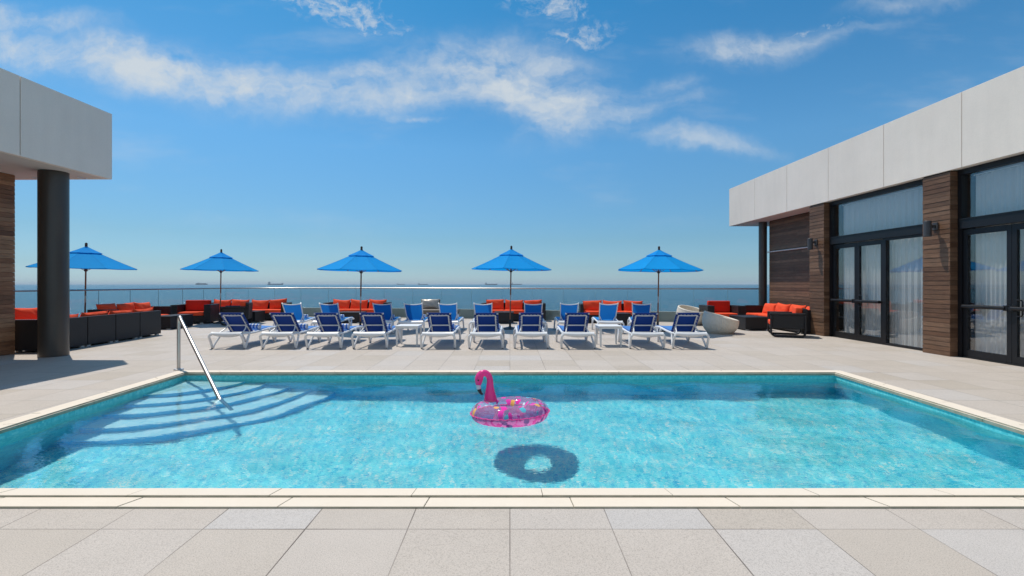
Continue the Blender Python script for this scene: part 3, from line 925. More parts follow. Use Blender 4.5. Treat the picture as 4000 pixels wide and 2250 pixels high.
# left building
SL = 3.72
lb = thing('corner_building', 'building corner on the left with grey fascia over a dark round column', 'building', (-8.61, 10.25, 0), -0.025)
MB().box(-8.0, -0.11, -15.0, -0.11, SL + 0.02, 5.09).build('roof', 'joint_shadow', lb)
MB().box(-8.0, -0.01, -15.0, -0.01, SL, SL + 0.018).build('soffit', 'soffit', lb)
y = 0.0
while y > -14.9:
    y2 = max(y - 1.885, -15)
    MB().box(-0.10, 0.0, y2 + 0.016, y, SL - 0.004, 5.13, 0.004).build('fascia_panel', 'stucco', lb); y = y2
x = -0.102
while x > -7.9:
    MB().box(max(x - 1.87, -8.0), x, -0.10, 0.0, SL - 0.004, 5.13, 0.004).build('fascia_panel', 'stucco', lb); x -= 1.885
lw_ = MB().box(-8.0, -1.70, -15.0, -0.46, 0, SL).build('wall', 'timber_gap', lb)
mb = MB(); boards(mb, -1.70, -15.0, -1.70, -0.44, 0.004, SL - 0.002, 5, 0.094, 0.024, 3.0); boards(mb, -1.68, -0.46, -7.9, -0.46, 0.004, SL - 0.002, 6, 0.094, 0.024, 3.0)
mb.build('timber_cladding', 'timber_warm', lw_)
co = MB().lathe([(0.235, 0), (0.235, SL)], 64).build('column', 'dark_steel', lb, loc=(-0.605, -0.68, 0))
MB().box(-0.242, -0.225, -0.10, -0.085, 0, SL - 0.01).build('seam', 'frame_metal', co)
for lx, ly in ((-0.49, -0.18), (-1.47, -0.18), (-0.49, -2.2)):
    fx = MB().lathe([(0.060, 0.0), (0.085, 0.0), (0.088, -0.006), (0.062, -0.010), (0.060, 0.0)], 28, cap=False).build('downlight', 'lens_white', lb, loc=(lx, ly, SL - 0.002))
    MB().lathe([(0, -0.003), (0.058, -0.003)], 24, cap=False).build('lens', 'steel', fx)

# ================================================================== POOL HANDRAIL
hr = thing('pool_handrail', 'stainless steel handrail leading down the pool steps', 'handrail', (-5.61, 8.02, 0))
dv = Vector((-3.81 + 5.61, 6.27 - 8.02, 0)); Ld = dv.length; dv /= Ld
slope = (0.905 - WZ) / (Ld)
pts = [(0, 0, 0.0), (0, 0, 0.40), (0, 0, 0.78)]
for k in range(9):
    an = R(180 - 17.5 * k); cxr = 0.085
    pts.append(tuple(dv * (cxr + cxr * math.cos(an)) + Vector((0, 0, 0.79 + cxr * math.sin(an) * 1.25))))
e0 = Vector(pts[-1]); s0 = (e0 - Vector((0, 0, 0))).xy.length
end = dv * (Ld + 0.42); end.z = WZ - 0.235
pts += [tuple(e0.lerp(end, 0.33)), tuple(e0.lerp(end, 0.66)), tuple(end)]
MB().tube(pts, 0.027, 16).build('rail', 'steel', hr)
MB().lathe([(0.0, 0), (0.072, 0), (0.074, 0.008), (0.066, 0.018), (0.032, 0.022), (0.030, 0.03)], 28).build('flange', 'steel', hr)

# ================================================================== LOUNGERS
def bez(p, n=8):
    """smooth polyline through points (Catmull-Rom)"""
    p = [Vector(q) for q in p]; out = []
    for i in range(len(p) - 1):
        p0, p1, p2, p3 = p[max(i - 1, 0)], p[i], p[i + 1], p[min(i + 2, len(p) - 1)]
        for k in range(n):
            t = k / n
            out.append(0.5 * ((2 * p1) + (-p0 + p2) * t + (2 * p0 - 5 * p1 + 4 * p2 - p3) * t * t + (-p0 + 3 * p1 - 3 * p2 + p3) * t ** 3))
    out.append(p[-1]); return out
def make_lounger(kind, label, group):
    r = thing('sun_lounger', label, 'sun lounger', (0, 0, 0), 0, group)
    rail_z = 0.335
    # frame: two side rails, the head crossbar and a foot crossbar
    mb = MB()
    for s_ in (-1, 1):
        pts = bez([(s_ * 0.335, -0.02, rail_z - 0.015), (s_ * 0.325, 0.12, rail_z), (s_ * 0.315, 0.45, rail_z - 0.012), (s_ * 0.315, 0.85, rail_z), (s_ * 0.325, 1.30, rail_z + 0.030), (s_ * 0.325, 1.62, rail_z + 0.02), (s_ * 0.31, 1.90, rail_z - 0.03)], 5)
        mb.tube(pts, (0.024), 8, sq=0.4)
    def bar(u, v):
        x = (u - 0.5) * 0.70; e = abs(u - 0.5) * 2
        sag = 0.045 * (1 - e ** 2.2)
        a_ = v * 2 * PI
        hh_ = 0.028 + 0.024 * (1 - e ** 2)
        return (x, 0.03 + 0.052 * math.cos(a_), rail_z + 0.010 - sag * 0.75 + hh_ * math.sin(a_) + (0.012 if math.cos(a_) > 0 else 0))
    mb.grid(20, 12, bar, True)
    mb.tube(bez([(-0.31, 1.90, rail_z - 0.03), (-0.16, 1.935, rail_z - 0.045), (0.16, 1.935, rail_z - 0.045), (0.31, 1.90, rail_z - 0.03)], 5), 0.024, 8)
    mb.tube([(-0.31, 0.62, rail_z - 0.01), (0.31, 0.62, rail_z - 0.01)], 0.018, 8)
    mb.build('frame', 'white_resin', r)
    # legs: V shaped in side view
    def leg(s_, yf, ya, yb, za, zb, cap):
        mb = MB()
        mb.tube(bez([(s_ * 0.335, ya, za), (s_ * 0.372, ya - 0.005, za - 0.06), (s_ * 0.378, ya + (yf - ya) * 0.5, 0.15), (s_ * 0.372, yf - 0.012, 0.012)], 6), [0.025] * 19, 8, sq=0.5)
        mb.tube(bez([(s_ * 0.325, yb, zb), (s_ * 0.345, yb - (yb - yf) * 0.30, zb - 0.10), (s_ * 0.365, yf + (yb - yf) * 0.28, 0.10), (s_ * 0.372, yf + 0.012, 0.014)], 6), [0.022] * 19, 8, sq=0.5)
        l = mb.build('leg', 'white_resin', r)
        if cap:
            MB().box(s_ * 0.372 - 0.017, s_ * 0.372 + 0.017, yf - 0.040, yf - 0.012, 0.002, 0.045, 0.006).build('foot_cap', 'dirty_rubber', l)
        return l
    for s_ in (-1, 1):
        leg(s_, 0.10, -0.02, 0.34, rail_z, rail_z - 0.02, True)
        leg(s_, 1.36, 1.14, 1.56, rail_z + 0.02, rail_z + 0.01, False)
    # backrest
    if kind == 'laced':
        hb, tb, wb = Vector((0, 0.60, 0.335)), Vector((0, 0.19, 0.800)), 0.270
    else:
        hb, tb, wb = Vector((0, 0.68, 0.345)), Vector((0, 0.34, 0.875)), 0.268
    up = (tb - hb); Lb = up.length; up /= Lb
    nn = up.cross(Vector((1, 0, 0))).normalized()          # points to the back of the backrest
    if nn.y > 0: nn = -nn
    def P(x, s_, o=0.0): return hb + up * (s_ * Lb) + nn * o + Vector((x, 0, 0))
    if kind == 'laced':
        def sl(u, v):
            x = (u - 0.5) * 2 * wb * (0.965 + 0.035 * v)
            return P(x, 0.0 + 1.0 * v, -0.016 * math.sin(PI * u) * math.sin(PI * v))
        mb = MB(); mb.grid(12, 12, sl, True)
        def hem(u, v):
            x = (u - 0.5) * 2 * wb; a_ = PI * v
            return P(x, 1.0, 0) + up * (0.012 * math.sin(a_)) + nn * (0.012 * (1 - math.cos(a_)) )
        mb.grid(12, 6, hem, True)
        def flap(u, v):
            return P((u - 0.5) * 2 * wb, 1.0 - 0.085 * v, 0.024)
        mb.grid(8, 2, flap, True)
        for s_ in (-1, 1):
            mb.grid(3, 10, lambda u, v: P(s_ * (wb - 0.048 * u), v, 0.024), True)
            mb.grid(3, 10, lambda u, v: P(s_ * (wb + 0.004 * math.sin(PI * u)), v, 0.024 * u), True)
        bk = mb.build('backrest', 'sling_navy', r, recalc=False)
        mb = MB()
        for s_ in (-1, 1):
            mb.tube([P(s_ * (wb - 0.062), 0.02, 0.020), P(s_ * (wb - 0.062), 0.905, 0.020)], (0.013), 8, sq=0.5)
        mb.tube(bez([P(-(wb - 0.062), 0.895, 0.020), P(0, 0.885, 0.020), P(wb - 0.062, 0.895, 0.020)], 5), 0.013, 8, sq=0.5)
        for s_ in (-1, 1):
            mb.box(-0.020, 0.020, -0.014, 0.014, -0.018, 0.018, 0.004, M=Matrix.Translation(P(s_ * (wb - 0.015), 0.985, 0.015)))
        mb.build('back_frame', 'white_resin', bk)
        mb = MB()
        for s_ in (-1, 1):
            for k in range(6):
                v0 = 0.14 + k * 0.135
                mb.tube([P(s_ * (wb - 0.028), v0, 0.030), P(s_ * (wb - 0.055), v0 + 0.035, 0.036), P(s_ * (wb - 0.028), v0 + 0.07, 0.030)], 0.0035, 5)
                mb.lathe([(0.008, 0), (0.008, 0.004)], 8, M=Matrix.Translation(P(s_ * (wb - 0.026), v0, 0.028)))
        for k in range(5):
            x = -0.16 + k * 0.08
            mb.tube([P(x - 0.02, 0.955, 0.030), P(x, 0.915, 0.038), P(x + 0.02, 0.955, 0.030)], 0.0035, 5)
            mb.lathe([(0.008, 0), (0.008, 0.004)], 8, M=Matrix.Translation(P(x, 0.955, 0.028)))
        mb.build('lacing', 'lace_white', bk)
    else:
        def sl(u, v):
            x = (u - 0.5) * 2 * (wb - 0.01) * (0.90 + 0.10 * v)
            return P(x, 0.03 + 0.95 * v - 0.045 * v * (1 - (2 * u - 1) ** 2), -0.012 * math.sin(PI * u))
        mb = MB(); mb.grid(12, 12, sl, True)
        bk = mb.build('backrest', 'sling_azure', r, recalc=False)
        mb = MB()
        for s_ in (-1, 1):
            mb.tube([P(s_ * wb * 0.90, 0.0, 0.006), P(s_ * wb * 0.95, 0.5, 0.006), P(s_ * wb, 1.03, 0.006)], (0.016), 8, sq=0.5)
        mb.tube(bez([P(-wb, 0.985, 0.006), P(-wb * 0.5, 0.945, 0.006), P(0, 0.93, 0.006), P(wb * 0.5, 0.945, 0.006), P(wb, 0.985, 0.006)], 4), (0.015), 8, sq=0.5)
        mb.build('back_frame', 'white_resin', bk)
    # prop bracket
    mb = MB()
    c0 = P(-0.215, 0.42, 0.045); c1 = P(0.215, 0.42, 0.045)
    if kind == 'laced':
        mb.tube([c0, c1], (0.015), 8, sq=0.5)
        for s_, c_ in ((-1, c0), (1, c1)):
            mb.tube(bez([c_, c_ + Vector((s_ * 0.015, -0.05, -0.07)), Vector((s_ * 0.265, 0.17, 0.345))], 5), 0.014, 8)
    else:
        for s_ in (-1, 1):
            mb.tube(bez([P(s_ * 0.245, 0.30, 0.012), P(s_ * 0.18, 0.05, 0.05), Vector((s_ * 0.20, 0.36, 0.345))], 5), 0.013, 8)
        mb.tube([(-0.20, 0.36, 0.345), (0.20, 0.36, 0.345)], 0.013, 8)
    mb.build('prop_bracket', 'white_resin', r)
    # seat sling
    def seat(u, v):
        y = 0.62 + 1.34 * v
        x = (u - 0.5) * 0.56
        z = rail_z + 0.030 + 0.022 * math.sin(PI * v * 0.9) - 0.02 * math.sin(PI * u) - (0.05 * max(0, (v - 0.93) / 0.07) ** 2)
        return (x, y, z)
    mb = MB(); mb.grid(10, 22, seat, True)
    mb.grid(10, 3, lambda u, v: ((u - 0.5) * 0.56, 1.96 - 0.03 * v, seat(u, 1)[2] - 0.05 * v), True)
    for s_ in (0, 1):
        mb.grid(22, 2, lambda u, v: (lambda q: (q[0] + (0.004 if s_ else -0.004), q[1], q[2] - 0.035 * v))(seat(s_, u)), True)
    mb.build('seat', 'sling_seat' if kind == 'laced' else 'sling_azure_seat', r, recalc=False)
    return r
def make_towel():
    mb = MB()
    # rolled cloth: spiral profile swept along x
    n = 90; T = 4.3; L = 0.185
    prof = []
    for k in range(n + 1):
        a_ = T * 2 * PI * k / n
        rr_ = 0.012 + 0.058 * k / n
        prof.append((rr_ * math.cos(a_), rr_ * math.sin(a_) * 0.93))
    def fn(u, v):
        i = min(n, int(round(v * n)))
        y, z = prof[i]
        e = abs(u - 0.5) * 2
        return ((u - 0.5) * 2 * L + 0.010 * math.sin(i * 0.35) * e ** 6, y * (1 - 0.07 * e ** 8), z * (1 - 0.07 * e ** 8))
    mb.grid(14, n, fn, True)
    for s_ in (-1, 1):
        vs = [(s_ * (L - 0.006), 0, 0)] + [(s_ * (L - 0.006), 0.066 * math.cos(2 * PI * k / 24), 0.062 * math.sin(2 * PI * k / 24)) for k in range(24)]
        mb.add(vs, [(0, 1 + k, 1 + (k + 1) % 24) for k in range(24)])
    return mb.build('rolled_towel', 'towel', None, recalc=False)
towel0 = None
def put_towel(x, y, rz, label, group, z=0.435):
    global towel0
    if towel0 is None:
        towel0 = make_towel(); o = towel0
    else:
        o = towel0.copy(); C.objects.link(o)
    o.location = (x, y, z); o.rotation_euler = (R((x * 997) % 40), 0, rz)
    tag(o, label, 'towel', group)
ordn = ['first', 'second', 'third', 'fourth', 'fifth', 'sixth', 'seventh', 'eighth', 'ninth', 'tenth']
gf = 'laced navy sun loungers in the front row'
front = [-6.33, -5.20, -4.17, -3.15, -1.61, -0.54, 0.48, 1.53, 3.065, 4.04]
fr_rot = [2, 1.5, 0.5, 0, -0.5, 0.3, 0, 0.5, 1.5, 2.5]
desc_f = ['navy laced sun lounger at the left end of the front row',
          'navy laced sun lounger second from the left in the front row',
          'navy laced sun lounger third from the left in the front row',
          'navy laced sun lounger directly left of the left white side table',
          'navy laced sun lounger directly right of the left white side table',
          'navy laced sun lounger left of the fully visible parasol pole',
          'navy laced sun lounger right of the fully visible parasol pole',
          'navy laced sun lounger directly left of the right white side table',
          'navy laced sun lounger directly right of the right white side table',
          'navy laced sun lounger at the right end of the front row']
YF0 = 10.56
L0 = make_lounger('laced', desc_f[0], gf)
rows = []
for i, x in enumerate(front):
    yy_ = YF0 + [0.0, 0.02, -0.02, 0.03, 0.0, -0.02, 0.02, 0.0, -0.03, 0.0][i]
    rz = R(fr_rot[i]) * -1
    if i == 0:
        L0.location = (x, yy_, 0); L0.rotation_euler = (0, 0, rz)
    else:
        dup(L0, (x, yy_, 0), rz, desc_f[i], gf)
    rows.append((x, yy_, rz, 0, i))
gb = 'azure sun loungers in the back row'
back = [(1147, -5), (1291, -3), (1496.6, -4), (1617.7, 0), (1751.6, 0.5), (1888, 0.5), (2082.6, 0), (2222, 1), (2375, 3), (2504.6, 13)]
nf = ['left end of the back row', 'back row, second from the left', 'back row, third from the left', 'back row, fourth from the left', 'back row, fifth from the left',
      'back row, fifth from the right', 'back row, fourth from the right', 'back row, third from the right', 'back row, second from the right', 'right end of the back row']
L1 = None
for i, (px, rot) in enumerate(back):
    x = (px - 1992) * 14.3 / F; y = 13.80
    rz = R(-rot); x += math.sin(rz) * 0.5
    lab = 'azure sling sun lounger with curved white top bar, ' + nf[i]
    if L1 is None:
        L1 = make_lounger('curved', lab, gb); L1.location = (x, y, 0); L1.rotation_euler = (0, 0, rz)
    else:
        dup(L1, (x, y, 0), rz, lab, gb)
    rows.append((x, y, rz, 1, i))
for x, y, rz, rw_, i in rows:
    off = Vector((0.11 if rw_ == 0 else 0.06, 0.84 if rw_ == 0 else 1.05, 0)); off.rotate(Matrix.Rotation(rz, 3, 'Z'))
    place = desc_f[i].replace('navy laced sun lounger ', '') if rw_ == 0 else nf[i]
    if rw_ == 0: lab = 'rolled striped towel on the navy lounger ' + place
    else: lab = 'rolled striped towel on the azure lounger, ' + place
    put_towel(x + off.x, y + off.y, rz + R((i * 37) % 9 - 4), lab, 'rolled blue and white striped towels')

# side tables
def make_table(label):
    r = thing('side_table', label, 'side table', (0, 0, 0), 0, 'white side tables between the loungers')
    w_ = 0.27
    mb = MB().box(-w_, w_, -w_, w_, 0.455, 0.480, 0.006)
    mb.box(-w_ + 0.01, w_ - 0.01, -w_ + 0.012, -w_ + 0.032, 0.415, 0.455).box(-w_ + 0.01, w_ - 0.01, w_ - 0.032, w_ - 0.012, 0.415, 0.455)
    mb.box(-w_ + 0.012, -w_ + 0.032, -w_ + 0.033, w_ - 0.033, 0.415, 0.455).box(w_ - 0.032, w_ - 0.012, -w_ + 0.033, w_ - 0.033, 0.415, 0.455)
    mb.build('tabletop', 'white_table', r)
    for sx in (-1, 1):
        for sy in (-1, 1):
            MB().hexa([(sx * 0.235 - 0.017, sy * 0.235 - 0.017, 0), (sx * 0.235 + 0.017, sy * 0.235 - 0.017, 0), (sx * 0.235 + 0.017, sy * 0.235 + 0.017, 0), (sx * 0.235 - 0.017, sy * 0.235 + 0.017, 0)],
                      [(sx * 0.235 - 0.024, sy * 0.235 - 0.024, 0.414), (sx * 0.235 + 0.024, sy * 0.235 - 0.024, 0.414), (sx * 0.235 + 0.024, sy * 0.235 + 0.024, 0.414), (sx * 0.235 - 0.024, sy * 0.235 + 0.024, 0.414)]).build('leg', 'white_table', r)
    return r
T0 = make_table('square white side table in the left gap of the front lounger row')
T0.location = (-2.40, 11.27, 0)
dup(T0, (2.33, 11.20, 0), R(1), 'square white side table in the right gap of the front lounger row')

# ================================================================== PARASOLS
def make_parasol(label):
    Rr, zt, ze = 1.31, 2.58, 1.935
    r = thing('parasol', label, 'parasol', (0, 0, 0), 0, 'blue parasols with wooden poles')
    MB().tube([(0, 0, 0.05), (0, 0, 0.90)], 0.021, 14).tube([(0, 0, 1.10), (0, 0, 2.54)], 0.021, 14).build('pole', 'pole_wood', r)
    MB().tube([(0, 0, 0.90), (0, 0, 1.10)], 0.0225, 14).build('pole_sleeve', 'steel', r)
    MB().lathe([(0.0, 0.0), (0.235, 0.0), (0.24, 0.015), (0.23, 0.035), (0.17, 0.05), (0.06, 0.075), (0.035, 0.09), (0.034, 0.30), (0.030, 0.31), (0.022, 0.31)], 40).build('base', 'black_metal', r)
    MB().lathe([(0.0, 2.555), (0.028, 2.555), (0.034, 2.575), (0.036, 2.60), (0.030, 2.625), (0.036, 2.645), (0.034, 2.665), (0.020, 2.69), (0.0, 2.695)], 20, cap=False).build('finial', 'finial_wood', r)
    n = 8
    def surf(R0, R1, z0, z1, sagk, nr, scallop, hem):
        mb = MB()
        for k in range(n):
            a_, b_2 = 2 * PI * k / n, 2 * PI * (k + 1) / n
            def fn(u, v):
                rr_ = R0 + (R1 - R0) * v
                p = Vector((math.cos(a_), math.sin(a_), 0)) * rr_ * (1 - u) + Vector((math.cos(b_2), math.sin(b_2), 0)) * rr_ * u
                bow = 4 * u * (1 - u)
                f = v
                z = z0 + (z1 - z0) * (f + 0.030 * math.sin(PI * f)) - sagk * bow * f * (1.0 - 0.55 * f) * 1.6
                p *= 1 - scallop * bow * v * v
                return (p.x, p.y, z)
            mb.grid(10, nr, fn, True)
            if hem:
                def fh(u, v):
                    q = fn(u, 1.0)
                    return (q[0] * (1 - 0.002 * v), q[1] * (1 - 0.002 * v), q[2] - hem * v * (1 - 0.5 * 4 * u * (1 - u) * 0.6))
                mb.grid(10, 1, fh, True)
        return mb
    c_ = surf(0.12, Rr, zt - 0.085, ze, 0.022, 12, 0.028, 0.020).build('canopy', 'canopy_blue', r, recalc=False)
    surf(0.022, 0.40, zt, zt - 0.192, 0.008, 8, 0.03, 0.010).build('vent', 'canopy_blue', c_, recalc=False)
    mb = MB()
    for k in range(n):
        a_ = 2 * PI * k / n; dvv = Vector((math.cos(a_), math.sin(a_), 0))
        pts = []
        for q in range(9):
            v = 0.02 + 0.98 * q / 8; rr_ = 0.12 + (Rr - 0.12) * v
            zz = (zt - 0.085) + (ze - zt + 0.085) * (v + 0.030 * math.sin(PI * v)) + 0.002
            pts.append(dvv * rr_ + Vector((0, 0, zz)))
        mb.tube(pts, (0.0035, 0.0015), 5)
    for k in range(n):
        a_ = 2 * PI * k / n; dvv = Vector((math.cos(a_), math.sin(a_), 0)); b_2 = 2 * PI * (k + 1) / n; dw = Vector((math.cos(b_2), math.sin(b_2), 0))
        p0 = dvv * 0.40 + Vector((0, 0, zt - 0.198)); p1 = dw * 0.40 + Vector((0, 0, zt - 0.198))
        pm = (p0 + p1) * 0.5; pm.x *= 0.97; pm.y *= 0.97; pm.z -= 0.010; mb.tube([p0, pm, p1], 0.004, 5)
    mb.build('seam_piping', 'canopy_seam', c_)
    for k in range(n):
        a_ = 2 * PI * k / n; dvv = Vector((math.cos(a_), math.sin(a_), 0))
        MB().tube([dvv * 0.03 + Vector((0, 0, zt - 0.09)), dvv * (Rr - 0.01) + Vector((0, 0, ze - 0.012))], 0.009, 6).tube([dvv * 0.03 + Vector((0, 0, 1.86)), dvv * 0.66 + Vector((0, 0, (zt - 0.09 + ze) / 2 + 0.01))], 0.007, 6).build('rib', 'pole_wood', r)
    MB().lathe([(0.022, 1.83), (0.042, 1.84), (0.042, 1.885), (0.022, 1.90)], 16).build('hub', 'finial_wood', r)
    return r
U0 = make_parasol('blue parasol partly behind the thick dark column on the left')
U0.location = ((331 - 1992) / F * 14.2, 14.2, 0); U0.rotation_euler = (R(0.8), R(1.2), R(16))
ul = [(860, 17.5, 0.95, 1.02, -9, 'blue parasol over the corner sofa by the railing, smallest in the picture'),
      (1407, 14.6, 1.0, 0.972, -8, 'blue parasol in front of the three seat sofa with a low table, left of centre'),
      (1992, 15.3, 1.0, 1.0, -10, 'blue parasol in the centre with its black round base in view'),
      (2569, 14.55, 1.0, 0.972, 10, 'blue parasol at the right, left of the ivory basket chairs')]
for px, Y, sr, szc, rot, lab in ul:
    o = dup(U0, ((px - 1992) / F * Y, Y, 0), R(rot), lab, None, (sr, sr, szc))
    o.rotation_euler = (0, R(1.0), R(rot))

# ================================================================== SOFAS
WD = 'wicker_dark'
def pillow(mb, w_, h_, t_, M, seed):
    """throw pillow standing in the local xz plane, thickness along y"""
    rnd = random.Random(seed); ph = [rnd.uniform(0, 6) for _ in range(5)]
    for side in (-1, 1):
        def fn(u, v):
            a_, b_2 = 2 * u - 1, 2 * v - 1
            pinch = 1 - 0.07 * (1 - abs(b_2) ** 2) * abs(a_) ** 3
            pin2 = 1 - 0.07 * (1 - abs(a_) ** 2) * abs(b_2) ** 3
            th = ((1 - abs(a_) ** 2.6) * (1 - abs(b_2) ** 2.6)) ** 0.45
            wr = 0.010 * math.sin(5 * a_ + 3 * b_2 + ph[0]) * math.sin(4 * b_2 + ph[1]) + 0.006 * math.sin(11 * a_ + ph[2] + 4 * b_2)
            lean = 0.012 * math.sin(2.2 * a_ + ph[3])
            return (a_ * w_ / 2 * pinch, side * (t_ / 2 * th + wr * th) + 0.02 * b_2 * math.sin(ph[4]), b_2 * h_ / 2 * pin2 + lean + (0.018 * abs(a_) ** 5 if b_2 > 0 else 0) * b_2)
        mb.grid(16, 12, fn, True, M)
    return mb
def make_sofa(name, label, cat, n, seat_w=0.80, arm=(0.10, 0.10), depth=0.86, back_h=0.70, arm_h=0.70, seat_z=0.30, pil='pillow', loc=(0, 0, 0), rz=0, group=None, seed=1, colour='orange_cushion', cz=0.83, cushions=None):
    r = thing(name, label, cat, loc, rz, group)
    L = n * seat_w; x0, x1 = -L / 2, L / 2
    bt = 0.09
    MB().box(x0, x1, -depth / 2 + 0.03, depth / 2 - bt, 0.045, seat_z, 0.008).build('base', WD, r)
    MB().box(x0 - arm[0], x1 + arm[1], depth / 2 - bt + 0.002, depth / 2, 0.045, back_h, 0.008).build('backrest', WD, r)
    for s_, aw, xx in ((-1, arm[0], x0), (1, arm[1], x1)):
        if aw > 0:
            a0_, a1_ = (xx - aw, xx - 0.002) if s_ < 0 else (xx + 0.002, xx + aw)
            MB().box(a0_, a1_, -depth / 2, depth / 2 - bt - 0.001, 0.045, arm_h, 0.008).build('arm', WD, r)
    for sx in (-1, 1):
        for sy in (-1, 1):
            xf = sx * ((x1 - x0) / 2 - 0.08); yf_ = sy * (depth / 2 - 0.07)
            MB().box(xf - 0.05, xf + 0.05, yf_ - 0.03, yf_ + 0.03, 0.0, 0.045).build('foot', 'foot_plastic', r)
    for k in range(n):
        a_ = x0 + k * seat_w
        MB().box(a_ + 0.008, a_ + seat_w - 0.008, -depth / 2 - 0.015, depth / 2 - bt - 0.015, seat_z + 0.004, seat_z + 0.135, 0.035).build('seat_cushion', colour, r)
        if cushions is not None and k not in cushions: continue
        xc = a_ + seat_w / 2
        if pil == 'pillow':
            rnd = random.Random(seed * 10 + k)
            M = Matrix.Translation((xc + rnd.uniform(-0.02, 0.02), depth / 2 - bt - 0.135, cz - 0.225 + rnd.uniform(-0.015, 0.01))) @ Matrix.Rotation(R(-13 + rnd.uniform(-3, 3)), 4, 'X') @ Matrix.Rotation(R(rnd.uniform(-4, 4)), 4, 'Y')
            mb = MB(); pillow(mb, seat_w - 0.02, 0.44, 0.20, M, seed * 10 + k)
            mb.build('back_cushion', colour, r)
        elif pil == 'box':
            MB().box(a_ + 0.012, a_ + seat_w - 0.012, depth / 2 - bt - 0.17, depth / 2 - bt - 0.004, seat_z + 0.14, cz + 0.02, 0.035).build('back_cushion', 'red_cushion' if colour != 'silver_cover' else colour, r)
    return r
# back pillows and seats facing the pool, along the railing
make_sofa('sofa', 'black wicker sofa with four orange pillows behind the second parasol', 'sofa', 4, 0.74, (0.10, 0.12), loc=(-10.62, 19.15, 0), rz=R(4), group='black wicker sofas with orange cushions', seed=2)
make_sofa('sofa', 'black wicker three seat sofa behind the third parasol pole', 'sofa', 3, 0.76, (0.14, 0.14), loc=(-6.27, 19.55, 0), rz=R(1), group='black wicker sofas with orange cushions', seed=3)
make_sofa('sofa', 'black wicker three seat sofa behind the central parasol pole', 'sofa', 3, 0.76, (0.12, 0.12), loc=(0.15, 18.85, 0), rz=R(-3), group='black wicker sofas with orange cushions', seed=4)
make_sofa('sofa', 'black wicker three seat sofa left of the rightmost parasol pole', 'sofa', 3, 0.76, (0.12, 0.12), loc=(3.92, 18.0, 0), rz=R(-5), group='black wicker sofas with orange cushions', seed=5)
# wide armchairs with box cushions
make_sofa('armchair', 'wide black armchair with upright red cushion, behind the pool handrail', 'armchair', 1, 0.86, (0.22, 0.22), pil='box', loc=(-11.68, 17.6, 0), rz=R(12), seed=6, cz=0.83, group='wide armchairs with square red cushions')
make_sofa('armchair', 'wide black armchair with upright red cushion, between the basket chairs and the timber wall', 'armchair', 1, 0.80, (0.24, 0.26), pil='box', loc=(7.50, 16.80, 0), rz=R(-2), seed=7, cz=0.83, group='wide armchairs with square red cushions')
# left lounge: modules with their backs to the pool
def module(label, k, seed, arm=(0, 0)):
    dl = Vector((-0.078, 0.997)); p = Vector((-9.705, 10.10)) + dl * (0.8655 * (k + 0.5)); nl = Vector((-0.997, -0.078)) * 0.43
    return make_sofa('sofa_module', label, 'sofa module', 1, 0.845, arm, 0.86, 0.70, 0.70, loc=(p.x + nl.x, p.y + nl.y, 0), rz=R(-90) + 0.078, group='black wicker sofa modules in a row behind the column', seed=seed, cz=0.80)
ml = ['black wicker sofa module nearest the thick column, partly hidden by it', 'black wicker sofa module, second of the row counted from the column', 'black wicker sofa module, third of the row counted from the column', 'black wicker sofa module at the far end of the row, beside the coffee table']
for k in range(4):
    module(ml[k], k, 20 + k, (0, 0.10) if k == 0 else (0, 0))
# sofas on the railing side of the left lounge
make_sofa('sofa', 'black wicker sofa with orange pillows seen over the module row on the left', 'sofa', 3, 0.70, (0.10, 0.10), loc=(-11.98, 15.05, 0), rz=R(90), group='black wicker sofas with orange cushions', seed=41, cz=0.86, cushions=[0, 1, 2])
make_sofa('sofa', 'black wicker sofa with orange cushions between the timber wall and the column', 'sofa', 3, 0.78, (0.0, 0.0), loc=(-12.10, 12.05, 0), rz=R(90), group='black wicker sofas with orange cushions', seed=42, cz=0.86)
# right lounge sofa along the timber wall
make_sofa('sofa', 'black wicker sofa with orange pillows along the timber wall on the right', 'sofa', 4, 0.76, (0.10, 0.08), loc=(8.86, 15.35, 0), rz=R(-90) + R(1), group='black wicker sofas with orange cushions', seed=44, cz=0.81)

# coffee tables
def coffee(label, x0, x1, y0, y1, h_, rz=0):
    cx_, cy_ = (x0 + x1) / 2, (y0 + y1) / 2; a_, b_2 = (x1 - x0) / 2, (y1 - y0) / 2
    r = thing('coffee_table', label, 'coffee table', (cx_, cy_, 0), rz, 'low black wicker coffee tables')
    MB().box(-a_ + 0.01, a_ - 0.01, -b_2 + 0.01, b_2 - 0.01, 0.035, h_ - 0.03).build('base', WD, r)
    MB().box(-a_, a_, -b_2, b_2, h_ - 0.029, h_, 0.006).build('tabletop', WD, r)
    for sx in (-1, 1):
        for sy in (-1, 1):
            MB().box(sx * (a_ - 0.09) - 0.05, sx * (a_ - 0.09) + 0.05, sy * (b_2 - 0.05) - 0.03, sy * (b_2 - 0.05) + 0.03, 0, 0.034).build('foot', 'foot_plastic', r)
coffee('low black wicker table beside the module row on the left', -11.40, -10.80, 15.07, 16.16, 0.43)
coffee('low black wicker table in front of the four pillow sofa', -9.95, -9.55, 17.75, 18.5, 0.42)
coffee('low black wicker table in front of the sofa behind the third parasol', -6.50, -5.55, 17.6, 18.4, 0.40)
coffee('low black wicker table in front of the central sofa', -0.57, 0.14, 17.3, 18.1, 0.42)
coffee('low black wicker table in front of the sofa left of the rightmost parasol', 3.5, 4.25, 16.6, 17.3, 0.42)
coffee('low black wicker table beside the front basket chair on the right', 7.33, 8.12, 14.75, 15.85, 0.42)

